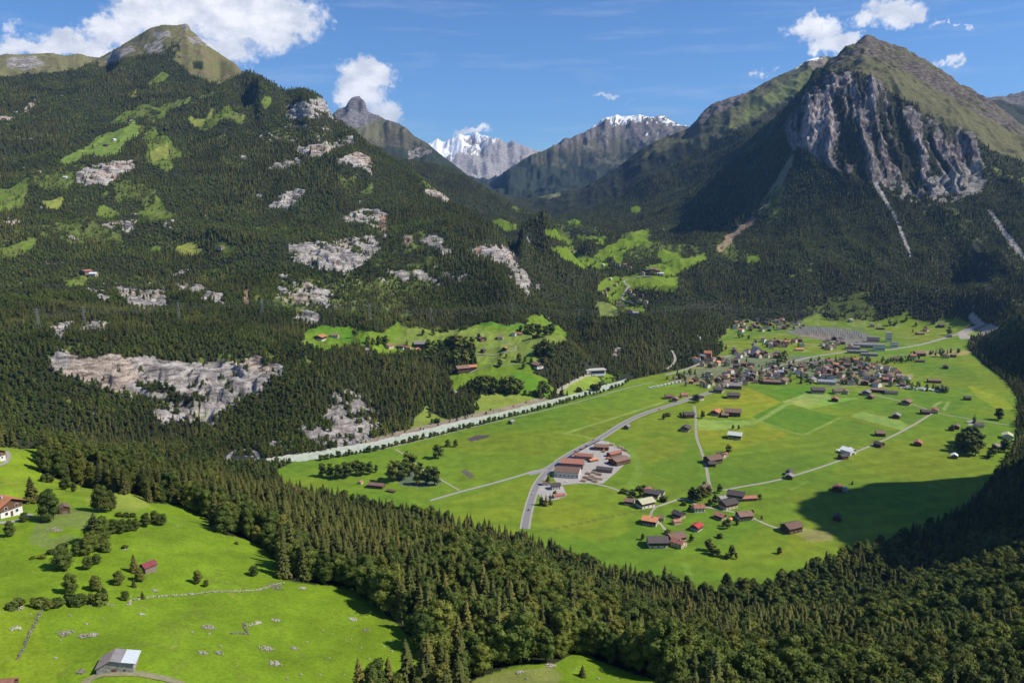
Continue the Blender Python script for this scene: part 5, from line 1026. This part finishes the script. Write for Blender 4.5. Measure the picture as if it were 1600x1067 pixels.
for n, (px, py) in enumerate(BLD):
    P = hit(px, py); o = link('boulder', bmm); o.location = P; s = rr2.uniform(.3, .8); o.scale = (s*rr2.uniform(.8, 1.3), s, s); o.rotation_euler = (0, 0, rr2.random()*6)
    tag(o, 'pale boulder lying loose in the grass of '+('the bottom clearing' if px > 800 else 'the foreground meadow near the wood edge' if px > 440 else 'the foreground meadow around the walls'), 'boulder', 'loose boulders in the foreground meadow')
# ------------------------------------------------------------------ trees one can tell apart: px, py of the foot, height in px, kind
LT = [(50,785,36,'s'),(77,813,42,'l'),(15,838,20,'l'),(38,815,13,'l'),(73,753,10,'b'),(102,765,15,'l'),(115,768,13,'l'),(158,800,38,'l'),(173,798,28,'l'),(165,790,22,'s'),(150,856,50,'s'),(157,853,40,'l'),(136,867,26,'l'),(144,862,30,'l'),(120,868,20,'l'),(166,862,15,'l'),
 (178,832,19,'l'),(190,832,18,'l'),(202,830,18,'l'),(212,828,17,'l'),(228,823,20,'l'),(242,816,17,'l'),(253,820,16,'l'),(97,889,29,'l'),(97,860,9,'b'),(80,865,6,'b'),(66,872,5,'b'),(51,873,4,'b'),(138,889,18,'l'),(151,881,14,'l'),(210,893,26,'s'),(218,908,20,'l'),(209,917,14,'s'),(186,913,19,'l'),
 (195,937,13,'l'),(223,935,12,'s'),(110,928,28,'l'),(149,922,21,'l'),(163,933,14,'l'),(107,942,15,'l'),(118,945,13,'b'),(130,944,14,'l'),(143,943,15,'l'),(156,943,14,'b'),(53,948,14,'l'),(65,948,12,'b'),(76,951,14,'l'),(89,947,10,'b'),(20,951,9,'b'),(29,946,10,'b'),(309,912,20,'l'),(322,916,10,'l'),(397,899,15,'l'),(436,903,13,'l'),(910,1057,19,'s'),
 (186,807,6,'b'),(197,808,6,'b'),(207,808,6,'b'),(195,857,5,'b'),(369,850,4,'b'),
 (685,716,21,'l'),(700,698,12,'l'),(712,698,11,'l'),(614,753,34,'l'),(622,750,30,'l'),(640,743,33,'l'),(632,749,28,'l'),(652,757,22,'l'),(665,757,24,'l'),(679,758,28,'l'),(656,736,13,'l'),(670,748,20,'l'),(504,744,20,'l'),(516,746,22,'l'),(529,748,22,'l'),(543,746,23,'l'),(556,742,23,'l'),(567,742,20,'l'),(578,741,20,'l'),(588,738,12,'l'),
 (857,757,19,'s'),(846,789,18,'s'),(853,790,19,'s'),(860,788,17,'s'),(867,776,10,'l'),(1003,776,14,'l'),(1006,766,9,'l'),(1082,783,21,'l'),(1090,785,22,'l'),(1098,781,20,'l'),(1106,776,16,'l'),(1100,760,8,'l'),(1079,779,15,'l'),(1124,770,14,'l'),(1117,788,15,'l'),(1110,790,10,'l'),(1187,780,9,'l'),(1175,804,8,'l'),(1190,812,7,'l'),(1137,826,15,'l'),(1132,822,9,'l'),(1152,820,8,'l'),
 (1004,843,10,'l'),(1080,846,12,'l'),(1107,860,18,'l'),(1114,866,14,'l'),(1121,869,12,'l'),(1143,870,18,'l'),(1150,873,10,'l'),(1125,840,6,'b'),(1137,873,9,'l'),(1218,865,10,'l'),(1078,799,11,'l'),(1068,789,5,'b'),(1043,834,6,'b'),(1138,708,12,'l'),(975,770,6,'b'),(988,773,7,'b'),(1037,783,7,'b'),(1000,766,6,'b'),(985,780,6,'b'),
 (1503,705,26,'l'),(1509,700,24,'l'),(1519,713,25,'l'),(1514,694,24,'l'),(1525,704,24,'l'),(1498,697,17,'l'),(1522,695,24,'l'),(1513,708,24,'l'),(1524,711,22,'l'),(1507,692,18,'l'),(1560,656,16,'l'),(1522,661,14,'s'),(1487,673,9,'l'),(1552,713,16,'l'),(1546,716,10,'l'),(1570,706,18,'l'),(1098,653,11,'l'),(1145,671,8,'l'),(1154,671,7,'l'),(1088,629,12,'l'),(1063,650,6,'l'),(1037,655,9,'l'),(1043,650,5,'b'),(1332,757,8,'s'),
 (1470,558,13,'l'),(1483,524,12,'l'),(1390,509,11,'l'),(1416,502,8,'l'),(1446,517,8,'l'),(1431,510,6,'l'),(1426,520,6,'l'),(1400,508,8,'l'),(1281,574,9,'l'),(1226,565,17,'l'),(1219,568,14,'l'),(1154,528,9,'l'),(1160,528,7,'l'),(1126,545,13,'l'),(1134,548,10,'l'),(1170,531,8,'l'),(1180,538,9,'l'),
 (677,524,13,'l'),(661,524,10,'l'),(697,517,8,'l'),(554,526,12,'l'),(473,530,13,'s'),(575,539,14,'l'),(583,541,13,'l'),(592,541,16,'l'),(601,538,13,'l'),(636,540,12,'s'),(670,554,23,'l'),(679,554,22,'l'),(687,549,18,'l'),(698,543,16,'l'),(707,546,22,'l'),(716,547,24,'l'),(727,546,20,'l'),(737,546,19,'l'),(712,566,19,'l'),(726,566,20,'l'),(739,567,18,'l'),(699,562,16,'l'),(759,531,8,'s'),(748,528,7,'l'),
 (814,517,9,'l'),(823,522,16,'l'),(831,523,18,'l'),(842,525,18,'l'),(853,525,16,'l'),(861,523,17,'l'),(838,518,12,'l'),(841,557,20,'l'),(850,556,26,'l'),(857,560,22,'l'),(781,573,12,'l'),(811,566,14,'l'),(791,560,8,'l'),(782,557,6,'l'),(820,566,8,'l'),(818,576,9,'l'),(830,568,9,'l'),(733,609,15,'l'),(744,612,20,'l'),(754,612,25,'l'),(762,613,26,'l'),(772,614,25,'l'),(781,613,20,'l'),(791,615,27,'l'),(801,615,27,'l'),(811,614,22,'l'),
 (820,618,9,'l'),(828,619,9,'l'),(836,619,10,'l'),(843,621,26,'s'),(849,619,24,'l'),(857,614,11,'l'),(868,614,10,'l'),(675,662,8,'l'),(683,660,6,'b'),(637,669,9,'l'),(672,652,7,'l'),(878,617,15,'s'),(886,618,10,'s'),(905,612,6,'b'),(930,610,9,'b'),(937,606,10,'l'),(966,592,14,'l'),(958,598,8,'l'),
 (260,205,10,'l'),(252,212,8,'l'),(186,222,4,'l'),(160,215,5,'l'),(145,232,5,'l'),(978,390,7,'l'),(985,394,8,'l'),(992,390,8,'l'),(970,392,6,'l'),(955,396,5,'l'),(918,408,5,'l'),(930,412,5,'l'),(908,410,4,'l'),(1050,416,4,'l'),(1040,412,4,'l'),(970,440,9,'l'),(1000,452,5,'l'),(1012,450,5,'l'),(1025,450,5,'l')]
for n, (px, py, hp, kd) in enumerate(LT):
    P = hit(px, py); D = math.dist(P, (0, 0, CAMZ)); h = hp*D/F/.95; kd = {'s': 'spruce', 'l': 'leafy', 'b': 'bush'}[kd]
    lod = 0 if D < 800 else 1 if D < 2100 else 2
    word = {'spruce': 'slender spruce', 'leafy': 'round tree' if h > 9 else 'small tree', 'bush': 'low bush'}[kd]
    if h > 17 and kd == 'leafy': word = 'tall broad tree'
    t, c = tree(kd, *P, max(h, 1.2), 'x', {'spruce': 'spruce', 'leafy': 'broadleaf tree', 'bush': 'bush'}[kd], 'single trees on the meadows', n, lod, 1.25 if kd == 'leafy' else 1.5)
    later(t, word, px, py)
# bushes of the river bank, trees among the village houses
rb = random.Random(12); WSx = np.array(WS)
for k in range(96):
    px = 500+(985-500)*(k+rb.random()*.8)/96; py = np.interp(px, WSx[:, 0], WSx[:, 1])+np.interp(px, WSx[:, 0], WSx[:, 2])+3.2+rb.uniform(-.6, .6); P = hit(px, py)
    t_, c = tree('leafy', *P, rb.uniform(5, 11), 'grey-green bush in the row along the lower river bank', 'bush', 'bushes along the river', k, 1, 1.5); t_.name = 'bank_bush'
for k in range(34):
    px = rb.uniform(560, 980); py = np.interp(px, WSx[:, 0], WSx[:, 1])-np.interp(px, WSx[:, 0], WSx[:, 2])-rb.uniform(2, 8); P = hit(px, py)
    t_, c = tree('leafy', *P, rb.uniform(2.5, 6), 'small shrub on the stony upper river bank', 'bush', 'shrubs on the upper river bank', k, 1, 1.2); t_.name = 'bank_bush'
TV = [([(1040,588),(1075,580),(1110,590),(1165,603),(1110,608),(1045,600)], 34, 'among the houses left of the church'), ([(1075,560),(1200,570),(1330,560),(1430,600),(1380,606),(1180,600),(1140,580)], 140, 'among the dense village houses'), ([(1140,503),(1262,503),(1262,517),(1145,519)], 22, 'among the hamlet houses under the mountain'), ([(1270,564),(1400,560),(1500,546),(1500,552),(1400,570),(1270,572)], 80, 'along the stream past the factory'), ([(1385,595),(1480,610),(1485,616),(1400,606)], 26, 'on the caravan site'), ([(1178,530),(1258,532),(1258,544),(1200,547)], 14, 'in the middle hamlet'), ([(940,440),(1010,455),(1010,492),(960,478)], 20, 'along the side valley road')]
for P_, n, wh in TV:
    xs = [p[0] for p in P_]; ys = [p[1] for p in P_]; got = 0
    while got < n:
        qx, qy = rb.uniform(min(xs), max(xs)), rb.uniform(min(ys), max(ys))
        if not inpoly(np.array([qx]), np.array([qy]), P_)[0]: continue
        got += 1; P = hit(qx, qy); tree('leafy' if rb.random() < .8 else 'spruce', *P, rb.uniform(8, 16), 'x', 'tree', 'trees of the village and its streets', got, 2, 1.15)
        t_ = col.objects[-3]; t_['label'] = ('round leafy tree ' if 'leafy' in t_.name else 'pointed spruce ')+wh; t_.name = 'village_tree'
settle()
LODSRC = {'spruce': {}, 'leafy': {}}                          # crowns that the masses repeat
for kind, nm in (('spruce', 'spruce_tree'), ('leafy', 'leafy_tree')):
    for lod, ms in ((1, (SPR if kind == 'spruce' else LEA)[1]), (2, (SPR if kind == 'spruce' else LEA)[2])):
        L = []
        for me in ms:
            c = next((o for o in col.objects if o.data is me), None)
            if c is not None: L.append(c)
        LODSRC[kind][lod] = L
# near wood: the trees that show largest are trees of their own, the rest one mass
X, Y, Z, px, py, g = grow(210, 1120, 6.6, 11, 60, 46)
lf = split(X, Y, px, py, g); rr_ = np.hypot(X, Y)
Ssp = (.64+.28*g.random(len(X))+.20*g.random(len(X))**4)*np.where(px > 1150, .9, 1); Slf = (.55+.55*g.random(len(X))+.35*g.random(len(X))**3)
inframe = (px > -20) & (px < 1620) & (py < 1090) & (look(HID, X, Y) < 12)
src = {}
for kind, m, S, lab, h0 in (('spruce', ~lf, Ssp, ('dark green spruce standing in the conifer belt between foreground meadow and valley', 'spruce rising among leafy trees of the shaded wood at lower right'), 26),
                            ('leafy', lf, Slf, ('round leafy tree at the near rim of the wood beside the meadow', 'olive leafy tree in the broad-leaved wood at the lower right'), 17)):
    id_ = np.where(m)[0]; cand = id_[inframe[id_]]; cand = cand[np.argsort(rr_[cand])][:(270 if kind == 'spruce' else 110)]; own = set(cand.tolist()); cr_o = []
    for n, i in enumerate(cand):
        b = px[i] > 980
        t, c = tree(kind, X[i], Y[i], Z[i], S[i]*h0, lab[int(b)], 'spruce' if kind == 'spruce' else 'broadleaf tree',
                    ('spruces of the near wood', 'spruces of the lower right wood')[int(b)] if kind == 'spruce' else ('leafy trees along the near wood', 'leafy trees of the lower right wood')[int(b)], n)
        cr_o.append(c)
    rest = np.array([i for i in id_ if i not in own])
    forest('spruce_forest' if kind == 'spruce' else 'leafy_forest', 'dense wood on the ridge between foreground meadow and valley', X[rest], Y[rest], Z[rest], S[rest], cr_o[:6])
    src[kind] = cr_o
# the slopes beyond
def slopes(r0, r1, s, seed, hid, lod, k):
    X, Y, Z, px, py, g = grow(r0, r1, s, seed, hid); lf = split(X, Y, px, py, g)

    for kind, m in (('spruce', ~lf), ('leafy', lf)):
        S = g.uniform(.5, 1.05, m.sum())*k*(1+.18*fbm(X[m], Y[m], 45, 2, 301))
        forest('spruce_forest' if kind == 'spruce' else 'leafy_forest', 'far wooded slope of the mountains', X[m], Y[m], Z[m], S, LODSRC[kind][lod])
slopes(1120, 2300, 6.3, 12, 35, 1, .68)
slopes(2300, 3600, 7.8, 13, 30, 2, .70)
slopes(3600, 5300, 10.5, 14, 30, 2, .80)
# ------------------------------------------------------------------ sun, sky, camera
SUN_EL, SUN_AZ = R(46), R(-9)                                # azimuth counted from +X towards +Y
w = bpy.data.worlds.new('World'); bpy.context.scene.world = w; w.use_nodes = True
nt = w.node_tree; bg = nt.nodes['Background']; sk = nt.nodes.new('ShaderNodeTexSky'); sk.sky_type = 'NISHITA'; sk.sun_disc = False
sk.sun_elevation = SUN_EL; sk.sun_rotation = R(90)-SUN_AZ; sk.altitude = 1500; sk.air_density = 1.0; sk.dust_density = .3; sk.ozone_density = 2.5
nt.links.new(mixc(nt, 1.0, sk.outputs[0], (.64,.92,1.24), 'MULTIPLY'), bg.inputs[0]); bg.inputs[1].default_value = .092
# clouds of the far sky, by direction
tc = nt.nodes.new('ShaderNodeTexCoord'); sx = nt.nodes.new('ShaderNodeSeparateXYZ'); nt.links.new(tc.outputs['Generated'], sx.inputs[0])
def M(op, *a):
    n = nt.nodes.new('ShaderNodeMath'); n.operation = op
    for i, v in enumerate(a):
        if hasattr(v, 'is_linked'): nt.links.new(v, n.inputs[i])
        else: n.inputs[i].default_value = v
    return n.outputs[0]
az = M('ARCTAN2', sx.outputs[0], sx.outputs[1]); el = M('ARCSINE', sx.outputs[2])
cv = nt.nodes.new('ShaderNodeCombineXYZ'); nt.links.new(az, cv.inputs[0]); nt.links.new(el, cv.inputs[1])
def vnz(scale, det, rough, sy=1, loc=0):
    m_ = nt.nodes.new('ShaderNodeMapping'); m_.inputs['Scale'].default_value = (scale, scale*sy, 1); m_.inputs['Location'].default_value = (loc, loc, 0); nt.links.new(cv.outputs[0], m_.inputs[0])
    n = nt.nodes.new('ShaderNodeTexNoise'); n.inputs['Scale'].default_value = 1; n.inputs['Detail'].default_value = det; n.inputs['Roughness'].default_value = rough; nt.links.new(m_.outputs[0], n.inputs['Vector']); return n
wn = vnz(34, 6, .62); vs_ = nt.nodes.new('ShaderNodeVectorMath'); vs_.operation = 'SUBTRACT'; nt.links.new(wn.outputs['Color'], vs_.inputs[0]); vs_.inputs[1].default_value = (.5, .5, .5)
vm = nt.nodes.new('ShaderNodeVectorMath'); vm.operation = 'MULTIPLY_ADD'; nt.links.new(vs_.outputs[0], vm.inputs[0]); vm.inputs[1].default_value = (.075, .05, 0); nt.links.new(cv.outputs[0], vm.inputs[2])
BL = [(385,25,120,50,1.25),(300,8,120,50,1.25),(450,35,62,28,1),(235,28,60,38,1.1),(180,50,55,30,1.1),(350,75,60,22,.95),(100,68,58,20,1),(40,78,58,20,1),(145,78,40,20,1),(-20,84,50,20,1),(18,50,24,12,.5),
 (575,118,48,26,1.15),(560,142,44,26,1.1),(604,172,40,22,1.05),(548,158,28,18,1),(722,201,18,8,.95),(740,202,26,7,.95),(757,198,14,8,.85),(950,151,24,6,.62),(988,160,10,4,.45),(525,36,18,9,.45),
 (1275,45,42,24,1.05),(1296,70,44,18,1.1),(1332,66,28,14,.95),(1390,24,46,24,1),(1345,36,26,14,.75),(1412,26,24,14,.85),(1460,45,24,11,.6),(1491,38,8,8,.6),(1511,45,6,9,.6),(1482,98,18,14,.75),(1500,105,14,12,.75),(1182,112,11,8,.6),(1208,115,14,8,.5)]
tot = None
for px, py, rx, ry, wt in BL:
    x, y, z = ray(px, py); a0, e0 = math.atan2(x, y), math.atan2(z, math.hypot(x, y)); kx, ky = F*(math.cos(a0)**-2)**.9, F*math.cos(a0)**-1
    m_ = nt.nodes.new('ShaderNodeMapping'); m_.inputs['Location'].default_value = (-a0*kx/rx, -e0*ky/ry, 0); m_.inputs['Scale'].default_value = (kx/rx, ky/ry, 1); nt.links.new(vm.outputs[0], m_.inputs[0])
    ln = nt.nodes.new('ShaderNodeVectorMath'); ln.operation = 'LENGTH'; nt.links.new(m_.outputs[0], ln.inputs[0])
    v = mrange(nt, ln.outputs['Value'], 1.35, .25, 0, wt); tot = v if tot is None else M('MAXIMUM', tot, v)
fine = vnz(120, 6, .65, 1, 3.3).outputs['Fac']; dn = M('ADD', tot, M('MULTIPLY', M('SUBTRACT', fine, .5), .75))
n_ = nt.nodes.new('ShaderNodeMapRange'); n_.interpolation_type = 'SMOOTHSTEP'; nt.links.new(dn, n_.inputs[0]); [setattr(n_.inputs[i+1], 'default_value', q) for i, q in enumerate((.28, .80, 0, .97))]
cir = mrange(nt, vnz(5, 7, .6, 9, 1.7).outputs['Fac'], .52, .80, 0, .22); al = M('MAXIMUM', n_.outputs[0], cir)
shd = mrange(nt, vnz(26, 5, .6, 1.5, 8).outputs['Fac'], .35, .62, 0, 1)
bg2 = nt.nodes.new('ShaderNodeBackground'); nt.links.new(mixc(nt, shd, (.62,.66,.74), (.97,.97,.99)), bg2.inputs[0]); bg2.inputs[1].default_value = 1.0
mx = nt.nodes.new('ShaderNodeMixShader'); nt.links.new(al, mx.inputs[0]); nt.links.new(bg.outputs[0], mx.inputs[1]); nt.links.new(bg2.outputs[0], mx.inputs[2]); nt.links.new(mx.outputs[0], nt.nodes['World Output'].inputs[0])
# the valley air
hz = MB(); hz.box(-19500, -1500, -8, 19500, 21500, 2600); hm = bpy.data.materials.new('air'); hm.use_nodes = True; ht = hm.node_tree
for n in list(ht.nodes):
    if n.type == 'BSDF_PRINCIPLED': ht.nodes.remove(n)
pv = ht.nodes.new('ShaderNodeVolumePrincipled'); pv.inputs['Color'].default_value = (.27, .52, 1.0, 1); pv.inputs['Density'].default_value = 2.1e-5; pv.inputs['Anisotropy'].default_value = .2
ht.links.new(pv.outputs[0], ht.nodes['Material Output'].inputs['Volume']); hz = hz.build('haze', hm); hz['kind'] = 'stuff'
s = bpy.data.lights.new('sun', 'SUN'); s.energy = 5.0; s.angle = R(.5); s.color = (1, .94, .84); so = bpy.data.objects.new('sun', s); col.objects.link(so)
so.rotation_euler = Vector((math.cos(SUN_EL)*math.cos(SUN_AZ), math.cos(SUN_EL)*math.sin(SUN_AZ), math.sin(SUN_EL))).to_track_quat('Z', 'Y').to_euler()
cam = bpy.data.cameras.new('camera'); co_ = bpy.data.objects.new('camera', cam); col.objects.link(co_); co_.location = (0, 0, CAMZ); co_.rotation_euler = (R(90)-PITCH, 0, 0)
cam.sensor_width = 36; cam.lens = F/1600*36; cam.clip_end = 80000; cam.clip_start = 1
sc = bpy.context.scene; sc.camera = co_
sc.cycles.volume_bounces = 0; sc.cycles.max_bounces = 5; sc.cycles.diffuse_bounces = 2; sc.cycles.use_denoising = True; sc.cycles.denoiser = 'OPENIMAGEDENOISE'
sc.view_settings.exposure = .22; sc.view_settings.view_transform = 'Standard'; sc.view_settings.look = 'None'
